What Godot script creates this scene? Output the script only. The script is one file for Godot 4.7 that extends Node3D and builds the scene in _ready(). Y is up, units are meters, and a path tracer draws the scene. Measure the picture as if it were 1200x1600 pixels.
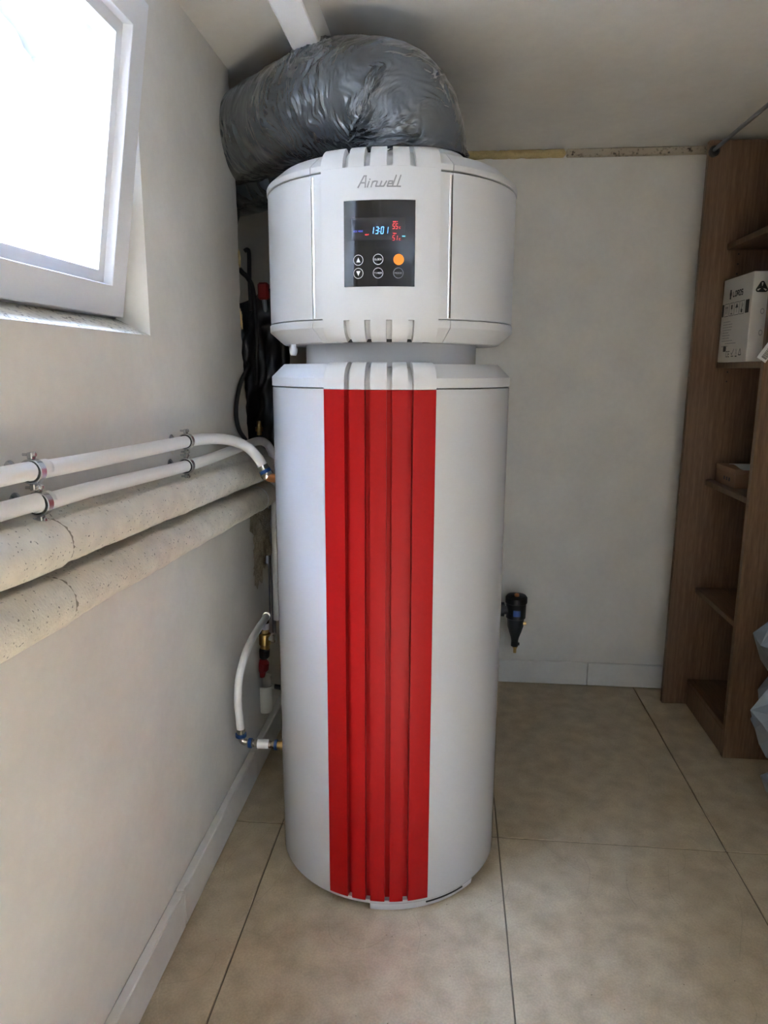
extends Node3D
# Basement utility room with a tall white and red heat pump water heater.
# World axes: camera stands above the origin, the room's depth runs along -z, y up, metres.

const WX := -0.60        # left wall face
const WOUT := -0.72      # outer face of the left wall
const CEIL := 2.012
const BACK := -2.762
const FRONT := 2.3
const RIGHT := 1.47
const DOOR0 := 0.5      # open window in the front wall, behind the viewer
const DOOR1 := 1.45
const DOORB := 1.17
const DOORH := 1.65
const HX := -0.148       # axis of the heater
const HZ := -1.7256

var M := {}
var names := {}
var rng := RandomNumberGenerator.new()

# ------------------------------------------------------------------ naming
func numbered(parent: Node, called: String) -> String:
	var key := str(parent.get_instance_id()) + "/" + called
	var n: int = names.get(key, 0)
	names[key] = n + 1
	return called if n == 0 else "%s_%03d" % [called, n]

func thing(called: String, label: String, category: String, at := Vector3.ZERO, group := "") -> Node3D:
	var o := Node3D.new()
	o.name = numbered(self, called)
	add_child(o, true)
	o.position = at
	tag(o, label, category, group)
	return o

func tag(o: Node, label: String, category: String, group := "") -> void:
	o.set_meta("label", label)
	if category: o.set_meta("category", category)
	if group: o.set_meta("group", group)

func structure(called: String, label := "") -> Node3D:
	var o := Node3D.new()
	o.name = numbered(self, called)
	add_child(o, true)
	o.set_meta("kind", "structure")
	if label: o.set_meta("label", label)
	return o

func put(called: String, mesh: Mesh, mat: Material, parent: Node = self, label := "") -> MeshInstance3D:
	var o := MeshInstance3D.new()
	o.name = numbered(parent, called)
	o.mesh = mesh
	o.material_override = mat
	o.cast_shadow = GeometryInstance3D.SHADOW_CASTING_SETTING_ON
	parent.add_child(o, true)
	if label: o.set_meta("label", label)
	return o

# ------------------------------------------------------------------ mesh helpers
func sb() -> SurfaceTool:
	var st := SurfaceTool.new()
	st.begin(Mesh.PRIMITIVE_TRIANGLES)
	return st

func done(st: SurfaceTool) -> ArrayMesh:
	st.generate_normals()
	return st.commit()

func tri(st: SurfaceTool, a: Vector3, b: Vector3, c: Vector3, g := 0xFFFFFFFF) -> void:
	st.set_smooth_group(g)
	st.add_vertex(a)
	st.set_smooth_group(g)
	st.add_vertex(b)
	st.set_smooth_group(g)
	st.add_vertex(c)

func quad(st: SurfaceTool, a: Vector3, b: Vector3, c: Vector3, d: Vector3, g := 0xFFFFFFFF) -> void:
	tri(st, a, b, c, g)
	tri(st, a, c, d, g)

func tri_out(st: SurfaceTool, a: Vector3, b: Vector3, c: Vector3, out: Vector3, g := 0xFFFFFFFF) -> void:
	if (c - a).cross(b - a).dot(out) >= 0: tri(st, a, b, c, g)
	else: tri(st, a, c, b, g)

func quad_out(st: SurfaceTool, a: Vector3, b: Vector3, c: Vector3, d: Vector3, out: Vector3, g := 0xFFFFFFFF) -> void:
	tri_out(st, a, b, c, out, g)
	tri_out(st, a, c, d, out, g)

func add_box(st: SurfaceTool, c: Vector3, s: Vector3, bev := 0.0, xf := Transform3D()) -> void:
	var h := s * 0.5
	var b: float = minf(bev, minf(h.x, minf(h.y, h.z)) * 0.95)
	var pt := func(sx: float, sy: float, sz: float, ax: int) -> Vector3:
		var v := Vector3(sx * (h.x - b), sy * (h.y - b), sz * (h.z - b))
		v[ax] += b * [sx, sy, sz][ax]
		return xf * (c + v)
	for ax in 3:
		for s1 in [-1.0, 1.0]:
			var p := []
			for uv in [[-1.0, -1.0], [1.0, -1.0], [1.0, 1.0], [-1.0, 1.0]]:
				var q := [0.0, 0.0, 0.0]
				q[ax] = s1
				q[(ax + 1) % 3] = uv[0]
				q[(ax + 2) % 3] = uv[1]
				p.append(pt.call(q[0], q[1], q[2], ax))
			var o := Vector3.ZERO
			o[ax] = s1
			quad_out(st, p[0], p[1], p[2], p[3], xf.basis * o)
	if b <= 0.0: return
	for ax in 3:            # edge strips along axis ax
		var u := (ax + 1) % 3
		var v := (ax + 2) % 3
		for su in [-1.0, 1.0]:
			for sv in [-1.0, 1.0]:
				var q0 := [0.0, 0.0, 0.0]
				q0[u] = su
				q0[v] = sv
				var q1 := q0.duplicate()
				q0[ax] = -1.0
				q1[ax] = 1.0
				var o := Vector3.ZERO
				o[u] = su
				o[v] = sv
				quad_out(st, pt.call(q0[0], q0[1], q0[2], u), pt.call(q1[0], q1[1], q1[2], u), pt.call(q1[0], q1[1], q1[2], v), pt.call(q0[0], q0[1], q0[2], v), xf.basis * o)
	for sx in [-1.0, 1.0]:
		for sy in [-1.0, 1.0]:
			for sz in [-1.0, 1.0]:
				tri_out(st, pt.call(sx, sy, sz, 0), pt.call(sx, sy, sz, 1), pt.call(sx, sy, sz, 2), xf.basis * Vector3(sx, sy, sz))

func box_mesh(c: Vector3, s: Vector3, bev := 0.0) -> ArrayMesh:
	var st := sb()
	add_box(st, c, s, bev)
	return done(st)

func span(a: Vector3, b: Vector3, bev := 0.0) -> ArrayMesh:      # box between two corners
	return box_mesh((a + b) * 0.5, (b - a).abs(), bev)

# profile (radius, height) listed bottom -> outside -> top; 0 degrees looks along +z, positive towards +x
func add_lathe(st: SurfaceTool, prof: Array, a0 := 0.0, a1 := 360.0, n := 64, crease := 28.0, xf := Transform3D(), g0 := 1) -> void:
	var g := g0
	for i in prof.size() - 1:
		var p: Vector2 = prof[i]
		var q: Vector2 = prof[i + 1]
		if i > 0:
			var d0: Vector2 = p - prof[i - 1]
			if absf(rad_to_deg(d0.angle_to(q - p))) > crease: g += 1
		for k in n:
			var t0 := deg_to_rad(lerpf(a0, a1, float(k) / n))
			var t1 := deg_to_rad(lerpf(a0, a1, float(k + 1) / n))
			var v := func(r: Vector2, t: float) -> Vector3: return xf * Vector3(r.x * sin(t), r.y, r.x * cos(t))
			if p.x < 1e-6: tri(st, v.call(p, t0), v.call(q, t0), v.call(q, t1), g)
			elif q.x < 1e-6: tri(st, v.call(p, t0), v.call(q, t0), v.call(p, t1), g)
			else: quad(st, v.call(p, t0), v.call(q, t0), v.call(q, t1), v.call(p, t1), g)
	if a1 - a0 < 359.9:        # close the two ends of a part turn
		for e in [a0, a1]:
			var t := deg_to_rad(e)
			var pts := PackedVector2Array()
			for p in prof: pts.append(p)
			var idx := Geometry2D.triangulate_polygon(pts)
			var o := xf.basis * Vector3(cos(t), 0, -sin(t)) * (-1.0 if e == a0 else 1.0)
			for j in range(0, idx.size(), 3):
				var w := []
				for m in 3: w.append(xf * Vector3(pts[idx[j + m]].x * sin(t), pts[idx[j + m]].y, pts[idx[j + m]].x * cos(t)))
				tri_out(st, w[0], w[1], w[2], o)

func lathe(prof: Array, a0 := 0.0, a1 := 360.0, n := 64, crease := 28.0, xf := Transform3D()) -> ArrayMesh:
	var st := sb()
	add_lathe(st, prof, a0, a1, n, crease, xf)
	return done(st)

func smooth_path(pts: Array, per := 10) -> PackedVector3Array:
	var out := PackedVector3Array()
	for i in pts.size() - 1:
		var p0: Vector3 = pts[maxi(i - 1, 0)]
		var p3: Vector3 = pts[mini(i + 2, pts.size() - 1)]
		for k in per: out.append((pts[i] as Vector3).cubic_interpolate(pts[i + 1], p0, p3, float(k) / per))
	out.append(pts[-1])
	return out

func frames(path: PackedVector3Array) -> Array:
	var out := []
	var nrm := Vector3.ZERO
	for i in path.size():
		var t := (path[mini(i + 1, path.size() - 1)] - path[maxi(i - 1, 0)]).normalized()
		if i == 0:
			nrm = (Vector3.UP if absf(t.y) < 0.9 else Vector3.RIGHT)
		nrm = (nrm - t * nrm.dot(t)).normalized()
		out.append([nrm, t.cross(nrm), t])
	return out

# radius: a float, or a Callable(step 0..1, angle, centre) -> float
func add_tube(st: SurfaceTool, path: PackedVector3Array, radius: Variant, n := 16, caps := true, g := 1) -> void:
	var fr := frames(path)
	var rings := []
	for i in path.size():
		var ring := PackedVector3Array()
		for j in n + 1:
			var a := TAU * (j % n) / n
			var r: float = radius.call(float(i) / (path.size() - 1), a, path[i]) if radius is Callable else radius
			ring.append(path[i] + (fr[i][0] * cos(a) + fr[i][1] * sin(a)) * r)
		rings.append(ring)
	for i in path.size() - 1:
		for j in n:
			quad(st, rings[i][j], rings[i + 1][j], rings[i + 1][j + 1], rings[i][j + 1], g)
	if caps:
		for e in [0, path.size() - 1]:
			for j in n: tri_out(st, path[e], rings[e][j], rings[e][j + 1], fr[e][2] * (-1.0 if e == 0 else 1.0), g + 1)

func tube(path: PackedVector3Array, radius: Variant, n := 16, caps := true) -> ArrayMesh:
	var st := sb()
	add_tube(st, path, radius, n, caps)
	return done(st)

func rod(a: Vector3, b: Vector3, r: float, n := 16) -> ArrayMesh:
	return tube(PackedVector3Array([a, b]), r, n)

# turned piece along an axis: list of (distance along, radius)
func turned(at: Vector3, dir: Vector3, prof: Array, n := 20) -> ArrayMesh:
	var y := dir.normalized()
	var x := y.cross(Vector3(0.3, 0.8, 0.5)).normalized()
	var p := []
	for q in prof: p.append(Vector2(q[1], q[0]))
	return lathe(p, 0, 360, n, 28.0, Transform3D(Basis(x, y, x.cross(y)), at))

# flat outline (2D) pushed out along an axis; map(x, y, d) gives the point
func prism(poly: PackedVector2Array, map: Callable, d0: float, d1: float) -> ArrayMesh:
	var st := sb()
	var idx := Geometry2D.triangulate_polygon(poly)
	var ax: Vector3 = (map.call(0.0, 0.0, d1) - map.call(0.0, 0.0, d0)).normalized()
	for j in range(0, idx.size(), 3):
		for e in [d0, d1]:
			tri_out(st, map.call(poly[idx[j]].x, poly[idx[j]].y, e), map.call(poly[idx[j + 1]].x, poly[idx[j + 1]].y, e), map.call(poly[idx[j + 2]].x, poly[idx[j + 2]].y, e), ax * (-1.0 if e == d0 else 1.0))
	var turn := -1.0 if Geometry2D.is_polygon_clockwise(poly) else 1.0
	for i in poly.size():
		var p := poly[i]
		var q := poly[(i + 1) % poly.size()]
		var o2 := Vector2(q.y - p.y, p.x - q.x) * turn
		var o: Vector3 = map.call(p.x + o2.x, p.y + o2.y, d0) - map.call(p.x, p.y, d0)
		quad_out(st, map.call(p.x, p.y, d0), map.call(q.x, q.y, d0), map.call(q.x, q.y, d1), map.call(p.x, p.y, d1), o)
	return done(st)

func noise(freq: float, octaves := 3, seed_ := 1, kind := FastNoiseLite.TYPE_SIMPLEX_SMOOTH) -> FastNoiseLite:
	var f := FastNoiseLite.new()
	f.seed = seed_
	f.noise_type = kind
	f.frequency = freq
	f.fractal_octaves = octaves
	return f

# lumpy closed body: a sphere of radii r pushed about by noise
func blob(c: Vector3, r: Vector3, amp: float, freq: float, seed_: int, n := 24) -> ArrayMesh:
	var st := sb()
	var f := noise(freq, 3, seed_)
	var at := func(i: int, j: int) -> Vector3:
		var th := PI * i / n
		var ph := TAU * (j % (2 * n)) / (2 * n)
		var d := Vector3(sin(th) * cos(ph), cos(th), sin(th) * sin(ph))
		return c + d * r * (1.0 + amp * f.get_noise_3dv(d * 10.0))
	for i in n:
		for j in 2 * n:
			if i == 0: tri(st, at.call(0, 0), at.call(1, j + 1), at.call(1, j), 1)
			elif i == n - 1: tri(st, at.call(i, j), at.call(i, j + 1), at.call(n, 0), 1)
			else: quad(st, at.call(i, j), at.call(i, j + 1), at.call(i + 1, j + 1), at.call(i + 1, j), 1)
	return done(st)

# ------------------------------------------------------------------ materials
func lin(r: float, g: float, b: float) -> Color:
	return Color(r, g, b).linear_to_srgb()

func mat(r: float, g: float, b: float, rough := 0.6, metal := 0.0, spec := 0.5) -> StandardMaterial3D:
	var m := StandardMaterial3D.new()
	m.albedo_color = lin(r, g, b)
	m.roughness = rough
	m.metallic = metal
	m.metallic_specular = spec
	return m

func glow(r: float, g: float, b: float, e := 1.0) -> StandardMaterial3D:
	var m := mat(0.02, 0.02, 0.02, 0.4)
	m.emission_enabled = true
	m.emission = lin(r, g, b)
	m.emission_energy_multiplier = e
	return m

func tex(w: int, h: int, f: Callable) -> ImageTexture:
	var im := Image.create(w, h, false, Image.FORMAT_RGB8)
	for y in h:
		for x in w: im.set_pixel(x, y, f.call(x, y))
	im.generate_mipmaps()
	return ImageTexture.create_from_image(im)

func seamless(freq: float, w: int, h: int, octaves: int, seed_: int, kind := FastNoiseLite.TYPE_SIMPLEX_SMOOTH) -> Image:
	return noise(freq, octaves, seed_, kind).get_seamless_image(w, h)

func world_tri(m: StandardMaterial3D, t: Texture2D, scale: float) -> StandardMaterial3D:
	m.albedo_texture = t
	m.uv1_triplanar = true
	m.uv1_world_triplanar = true
	m.uv1_scale = Vector3.ONE * scale
	m.uv1_triplanar_sharpness = 6.0
	return m

func bump(m: StandardMaterial3D, im: Image, cm: float) -> void:
	m.heightmap_enabled = true
	m.heightmap_texture = ImageTexture.create_from_image(im)
	m.heightmap_scale = cm

func make_materials() -> void:
	var soft := seamless(0.010, 512, 512, 4, 11)
	var fine := seamless(0.09, 512, 512, 4, 12)
	var spots := seamless(0.045, 512, 512, 2, 13)
	# painted plaster
	var plaster := tex(512, 512, func(x, y):
		var s := soft.get_pixel(x, y).r
		var f := fine.get_pixel(x, y).r
		var v := 0.965 + 0.05 * (s - 0.5) + 0.02 * (f - 0.5)
		return Color(v, v * 0.998, v * 0.994))
	M.wall = world_tri(mat(0.82, 0.79, 0.735, 0.75), plaster, 0.7)
	bump(M.wall, fine, 0.03)
	M.wall_back = M.wall
	M.ceiling = world_tri(mat(0.86, 0.84, 0.80, 0.8), plaster, 0.5)
	bump(M.ceiling, fine, 0.03)
	M.trim = mat(0.86, 0.845, 0.82, 0.45)
	M.baseboard = world_tri(mat(0.80, 0.78, 0.74, 0.4), plaster, 1.0)
	# floor tiles: cement look with cloudy tone, fine grain and thin pale scratches
	var cloud := seamless(0.012, 1024, 1024, 5, 21)
	var grain := seamless(0.16, 1024, 1024, 3, 22)
	var veil := noise(0.006, 3, 23)
	var stone := tex(1024, 1024, func(x, y):
		var c := cloud.get_pixel(x, y).r
		var g := grain.get_pixel(x, y).r
		var v := 0.87 + 0.15 * (c - 0.5) + 0.10 * (g - 0.5)
		return Color(v, v * (0.985 + 0.02 * (c - 0.5)), v * (0.965 + 0.04 * (c - 0.5))))
	var im := stone.get_image()
	im.clear_mipmaps()
	rng.seed = 5
	for k in 46:                     # scratches and hairs of pale veining
		var p := Vector2(rng.randf(), rng.randf()) * 1024.0
		var a := rng.randf_range(0.9, 1.9)
		var bend := rng.randf_range(-0.012, 0.012)
		var up := 0.05 if rng.randf() < 0.7 else -0.10
		for s in rng.randi_range(30, 190):
			a += bend + rng.randf_range(-0.05, 0.05)
			p += Vector2(cos(a), sin(a))
			var q := Vector2i(posmod(int(p.x), 1024), posmod(int(p.y), 1024))
			var c := im.get_pixelv(q)
			im.set_pixelv(q, Color(c.r + up, c.g + up, c.b + up))
	for k in 130:                    # specks of dirt
		var q := Vector2i(rng.randi_range(1, 1020), rng.randi_range(1, 1020))
		for d in rng.randi_range(1, 3):
			im.set_pixelv(q + Vector2i(d % 2, d / 2), Color(0.42, 0.36, 0.30))
	im.generate_mipmaps()
	M.tile = world_tri(mat(0.66, 0.555, 0.395, 0.42), ImageTexture.create_from_image(im), 0.9)
	bump(M.tile, grain, 0.008)
	M.grout = mat(0.16, 0.125, 0.09, 0.9)
	# wood: long grain along the texture's v
	var g1 := noise(0.05, 3, 31)
	var g2 := noise(0.16, 2, 32)
	var wood := tex(512, 1024, func(x, y):
		var xx: float = x if x < 256 else 512 - x
		var yy: float = y if y < 512 else 1024 - y
		var a := g1.get_noise_2d(xx * 1.2, yy * 0.035)
		var b := g2.get_noise_2d(xx * 1.5, yy * 0.05)
		var v := clampf(0.84 + 0.13 * a + 0.08 * b, 0.0, 1.0)
		return Color(v, v * (0.955 + 0.03 * a), v * (0.91 + 0.05 * a)))
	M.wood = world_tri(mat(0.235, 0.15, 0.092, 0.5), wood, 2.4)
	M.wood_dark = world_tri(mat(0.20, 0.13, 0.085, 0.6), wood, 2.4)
	# heater
	M.enamel = mat(0.55, 0.55, 0.555, 0.22)
	M.enamel.clearcoat_enabled = true
	M.enamel.clearcoat = 0.5
	M.enamel.clearcoat_roughness = 0.12
	M.plastic = mat(0.61, 0.61, 0.62, 0.42)
	bump_fine(M.plastic, fine)
	M.red = mat(0.36, 0.005, 0.005, 0.5, 0.0, 0.3)
	M.dark = mat(0.015, 0.015, 0.017, 0.6)
	M.gap = mat(0.05, 0.05, 0.052, 0.8)
	M.chrome = mat(0.82, 0.82, 0.83, 0.2, 1.0)
	M.silver = mat(0.30, 0.30, 0.31, 0.45, 0.3)
	M.glass_black = mat(0.008, 0.008, 0.010, 0.06)
	M.display = mat(0.022, 0.022, 0.026, 0.08)
	M.ink = mat(0.62, 0.62, 0.63, 0.5)
	M.ink_dim = mat(0.38, 0.38, 0.39, 0.5)
	M.digit_blue = glow(0.10, 0.35, 1.0, 0.50)
	M.digit_red = glow(1.0, 0.03, 0.03, 0.30)
	M.led_cyan = glow(0.15, 0.75, 1.0, 0.25)
	M.text_blue = glow(0.03, 0.06, 0.85, 0.13)
	M.button_orange = glow(1.0, 0.22, 0.01, 0.07)
	M.button_orange.albedo_color = lin(0.8, 0.22, 0.02)
	# pipes and fittings
	M.pex = mat(0.86, 0.85, 0.83, 0.35)
	var pits := seamless(0.11, 512, 512, 1, 14)
	var pit := tex(512, 512, func(x, y):
		var s := spots.get_pixel(x, y).r
		var f := fine.get_pixel(x, y).r
		var so := soft.get_pixel(x, y).r
		var p := pits.get_pixel(x, y).r
		var v := 0.95 + 0.10 * (so - 0.5)
		if p > 0.80 and s > 0.64: v *= 0.55
		return Color(v, v * 0.985, v * 0.95))
	M.mortar_pipe = world_tri(mat(0.82, 0.79, 0.73, 0.7), pit, 3.4)
	bump(M.mortar_pipe, fine, 0.08)
	M.mortar = world_tri(mat(0.42, 0.37, 0.30, 0.9), pit, 5.0)
	bump(M.mortar, fine, 0.5)
	M.crack = mat(0.27, 0.235, 0.18, 0.9)
	M.zinc = mat(0.58, 0.59, 0.61, 0.27, 1.0)
	M.rubber = mat(0.015, 0.015, 0.016, 0.7)
	M.brass = mat(0.62, 0.42, 0.17, 0.3, 1.0)
	M.nickel = mat(0.55, 0.52, 0.46, 0.25, 1.0)
	M.copper_part = mat(0.55, 0.22, 0.09, 0.4, 0.8)
	M.blue_ring = mat(0.015, 0.07, 0.25, 0.35)
	M.red_part = mat(0.24, 0.010, 0.010, 0.45)
	M.steel = mat(0.24, 0.25, 0.28, 0.4, 0.7)
	M.siphon = mat(0.66, 0.63, 0.55, 0.45)
	M.black = mat(0.018, 0.018, 0.02, 0.45)
	M.cable = mat(0.02, 0.02, 0.022, 0.5)
	M.duct = mat(0.06, 0.07, 0.078, 0.22, 0.0, 0.7)
	M.duct.clearcoat_enabled = true
	M.duct.clearcoat = 0.5
	M.duct.clearcoat_roughness = 0.1
	M.sheet = mat(0.02, 0.02, 0.024, 0.3)
	M.foam = world_tri(mat(0.62, 0.50, 0.27, 0.85), pit, 6.0)
	M.bag = mat(0.22, 0.255, 0.29, 0.3)
	# window
	M.pvc = mat(0.82, 0.82, 0.84, 0.3)
	M.gasket = mat(0.22, 0.22, 0.24, 0.6)
	M.pane = mat(0.85, 0.93, 0.92, 0.0)
	M.pane.transparency = BaseMaterial3D.TRANSPARENCY_ALPHA
	M.pane.albedo_color.a = 0.03
	var dots := tex(64, 64, func(x, y):
		var d := Vector2(x % 16 - 7.5, y % 16 - 7.5).length()
		var v := 0.62 if d < 3.4 else 0.97
		return Color(v, v, v))
	M.spacer = world_tri(mat(0.80, 0.80, 0.80, 0.4), dots, 42.0)
	var mould := tex(512, 512, func(x, y):
		var s := spots.get_pixel(x, y).r
		var f := fine.get_pixel(x, y).r
		var so := soft.get_pixel(x, y).r
		var v := 0.96
		var k: float = clampf((s - 0.48) * 4.0, 0.0, 1.0) * clampf((f - 0.38) * 4.0, 0.0, 1.0) * clampf((so - 0.35) * 3.0, 0.0, 1.0)
		return Color(v - 0.62 * k, v * 0.985 - 0.62 * k, v * 0.95 - 0.60 * k))
	M.sill = world_tri(mat(0.74, 0.71, 0.65, 0.7), mould, 3.2)
	M.render_coat = world_tri(mat(0.52, 0.47, 0.39, 0.9), plaster, 2.0)
	bump(M.render_coat, seamless(0.05, 512, 512, 3, 41), 0.9)
	M.pavement = mat(0.70, 0.69, 0.66, 0.9)
	M.hedge = mat(0.06, 0.06, 0.045, 0.9)
	M.grey_pipe = mat(0.10, 0.095, 0.085, 0.6)
	M.batten = world_tri(mat(0.50, 0.44, 0.36, 0.85), mould, 2.0)
	# cartons
	M.carton_white = mat(0.66, 0.63, 0.58, 0.55)
	M.carton_brown = mat(0.24, 0.135, 0.075, 0.75)
	M.print_black = mat(0.02, 0.02, 0.02, 0.6)
	M.print_grey = mat(0.33, 0.32, 0.31, 0.6)
	M.paper = mat(0.75, 0.75, 0.75, 0.5)

func bump_fine(m: StandardMaterial3D, im: Image) -> void:
	m.uv1_triplanar = true
	m.uv1_scale = Vector3.ONE * 6.0
	bump(m, im, 0.006)

# ------------------------------------------------------------------ build
func _ready() -> void:
	# --- camera
	var cam := Camera3D.new()
	cam.name = "camera"
	add_child(cam)
	var fw := Vector3(108, 221, -1112).normalized()           # the room's depth axis as the camera sees it
	var up := Vector3(20, 5584, 1112)
	up = (up - fw * up.dot(fw)).normalized()
	var zc := -fw
	var xc := up.cross(zc)
	cam.transform = Transform3D(Basis(Vector3(xc.x, up.x, zc.x), Vector3(xc.y, up.y, zc.y), Vector3(xc.z, up.z, zc.z)), Vector3(0, 1.247, 0))
	cam.fov = rad_to_deg(2.0 * atan(800.0 / 1112.0))
	cam.near = 0.02
	cam.far = 200.0
	cam.current = true
	# --- sky, sun, exposure
	var sky_mat := ProceduralSkyMaterial.new()
	sky_mat.sky_top_color = Color(0.57, 0.655, 0.80)
	sky_mat.sky_horizon_color = Color(0.84, 0.875, 0.925)
	sky_mat.ground_bottom_color = Color(0.35, 0.33, 0.30)
	sky_mat.ground_horizon_color = Color(0.62, 0.62, 0.60)
	sky_mat.sky_energy_multiplier = 4.4
	var sky := Sky.new()
	sky.sky_material = sky_mat
	var env := Environment.new()
	env.background_mode = Environment.BG_SKY
	env.sky = sky
	env.tonemap_mode = Environment.TONE_MAPPER_LINEAR
	env.tonemap_exposure = 8.3
	env.sdfgi_enabled = true
	env.ssao_enabled = true
	env.ssil_enabled = true
	var we := WorldEnvironment.new()
	we.name = "world_environment"
	we.environment = env
	add_child(we)
	var sun := DirectionalLight3D.new()
	sun.name = "sun"
	sun.light_color = Color(0.98, 0.99, 1.0)
	sun.light_energy = 11.0
	sun.light_angular_distance = 0.6
	sun.shadow_enabled = true
	add_child(sun)
	sun.look_at_from_position(Vector3.ZERO, Vector3(-0.25, -0.55, -0.80), Vector3.UP)
	make_materials()
	build_shell()
	build_outside()
	build_window(Vector3.ZERO, "window_1", "white tilted-in basement window high in the left wall, triple glazed")
	build_heater()
	build_ducts()
	build_pipes()
	build_alcove()
	build_lower_fittings()
	build_back_wall_things()
	build_wardrobe()

# ------------------------------------------------------------------ room shell
func build_shell() -> void:
	# floor: a bed of mortar and each tile proud of it
	var fl := structure("floor", "beige cement-look floor of large rectangular tiles with dark joints")
	put("grout", span(Vector3(WX - 0.3, -0.10, BACK - 0.15), Vector3(RIGHT + 0.15, -0.003, FRONT + 0.15)), M.grout, fl)
	var xs := [WX, -0.449, 0.149, 0.749, 1.349, RIGHT]
	var zs := [BACK, -1.752, -0.552, 0.648, 1.848, FRONT]
	for i in xs.size() - 1:
		for j in zs.size() - 1:
			var g := 0.0018
			put("tile", span(Vector3(xs[i] + g, -0.012, zs[j] + g * 1.4), Vector3(xs[i + 1] - g, 0.0, zs[j + 1] - g * 1.4), 0.0008), M.tile, fl)
	# ceiling
	var ce := structure("ceiling", "low plain white plaster ceiling")
	put("slab", span(Vector3(WOUT, CEIL, BACK - 0.2), Vector3(RIGHT + 0.2, CEIL + 0.25, FRONT + 0.2)), M.ceiling, ce)
	# left wall with window opening and a broken end at the recess
	var wl := structure("wall_left", "white painted left wall with a window opening and a broken edge at the recess")
	var w0 := -1.404
	var w1 := -0.534
	var sy := 1.3125
	var ty := 1.965
	put("wall_section", span(Vector3(WOUT, -0.1, w1), Vector3(WX, CEIL, FRONT + 0.15)), M.wall, wl)
	put("wall_section", span(Vector3(WOUT, -0.1, w0), Vector3(WX, sy, w1)), M.wall, wl)
	put("wall_section", span(Vector3(WOUT, ty, w0), Vector3(WX, CEIL, w1)), M.wall, wl)
	var edge := [[CEIL, -1.99], [1.988, -1.993], [1.94, -2.006], [1.80, -2.016], [1.675, -2.030], [1.557, -2.028], [1.385, -2.025], [1.279, -2.033], [1.207, -2.050], [1.114, -2.057], [1.038, -2.063], [0.90, -2.06], [0.77, -2.045], [0.74, -2.10], [0.66, -2.12], [0.62, -2.20], [0.60, -2.35], [0.60, BACK - 0.05]]
	var poly := PackedVector2Array([Vector2(BACK - 0.05, -0.1), Vector2(w0, -0.1), Vector2(w0, CEIL)])
	rng.seed = 3
	for i in edge.size() - 1:
		for k in 7:
			var t := k / 7.0
			var jit := 0.0 if k == 0 or i > 14 else rng.randf_range(-0.006, 0.006)
			poly.append(Vector2(lerpf(edge[i][1], edge[i + 1][1], t) + jit, lerpf(edge[i][0], edge[i + 1][0], t) + (jit if i > 11 else 0.0)))
	poly.append(Vector2(edge[-1][1], edge[-1][0]))
	put("wall_section", prism(poly, func(x, y, d): return Vector3(d, y, x), WOUT, WX), M.wall, wl)
	# recess behind the wall
	var x0 := -1.0
	put("recess_back", span(Vector3(x0 - 0.08, 0.4, BACK - 0.1), Vector3(x0, CEIL, -1.99)), M.wall_back, wl)
	put("recess_side", span(Vector3(x0 - 0.08, 0.4, -2.06), Vector3(WOUT, CEIL, -1.98)), M.wall_back, wl)
	put("recess_bottom", span(Vector3(x0 - 0.08, 0.4, BACK - 0.1), Vector3(WOUT, 0.60, -1.98)), M.mortar, wl)
	put("recess_top", span(Vector3(x0 - 0.08, CEIL, BACK - 0.15), Vector3(WOUT, CEIL + 0.1, -1.98)), M.ceiling, wl)
	# other walls
	var wb := structure("wall_back", "plain white back wall in shade")
	put("wall_section", span(Vector3(x0 - 0.08, -0.1, BACK - 0.15), Vector3(RIGHT + 0.15, CEIL, BACK)), M.wall_back, wb)
	var wr := structure("wall_right", "white right wall behind the wardrobe")
	put("wall_section", span(Vector3(RIGHT, -0.1, BACK), Vector3(RIGHT + 0.15, CEIL, FRONT + 0.15)), M.wall_back, wr)
	var wf := structure("wall_front", "white wall behind the viewer")
	# open window to the daylight outside, behind the viewer
	put("wall_section", span(Vector3(WOUT, -0.1, FRONT), Vector3(DOOR0, CEIL, FRONT + 0.15)), M.wall_back, wf)
	put("wall_section", span(Vector3(DOOR1, -0.1, FRONT), Vector3(RIGHT + 0.15, CEIL, FRONT + 0.15)), M.wall_back, wf)
	put("wall_section", span(Vector3(DOOR0, -0.1, FRONT), Vector3(DOOR1, DOORB, FRONT + 0.15)), M.wall_back, wf)
	put("lintel", span(Vector3(DOOR0, DOORH, FRONT), Vector3(DOOR1, CEIL, FRONT + 0.15)), M.wall_back, wf)
	# skirting of tile strips
	var bl := structure("baseboard_left", "low white tile skirting along the left wall")
	for s in [[-2.762, -1.960], [-1.960, -1.360], [-1.360, -0.760], [-0.760, -0.160], [-0.160, 0.44], [0.44, 1.04], [1.04, 2.3]]:
		put("skirting_tile", span(Vector3(WX, 0.001, s[0] + 0.0008), Vector3(-0.578, 0.094, s[1] - 0.0008), 0.003), M.baseboard, bl)
	var bb := structure("baseboard_back", "low white tile skirting along the back wall")
	for s in [[-0.577, -0.036], [-0.036, 0.564], [0.564, 1.164], [1.164, 1.469]]:
		put("skirting_tile", span(Vector3(s[0] + 0.001, 0.001, BACK), Vector3(s[1] - 0.001, 0.097, BACK + 0.013), 0.003), M.baseboard, bb)

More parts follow.
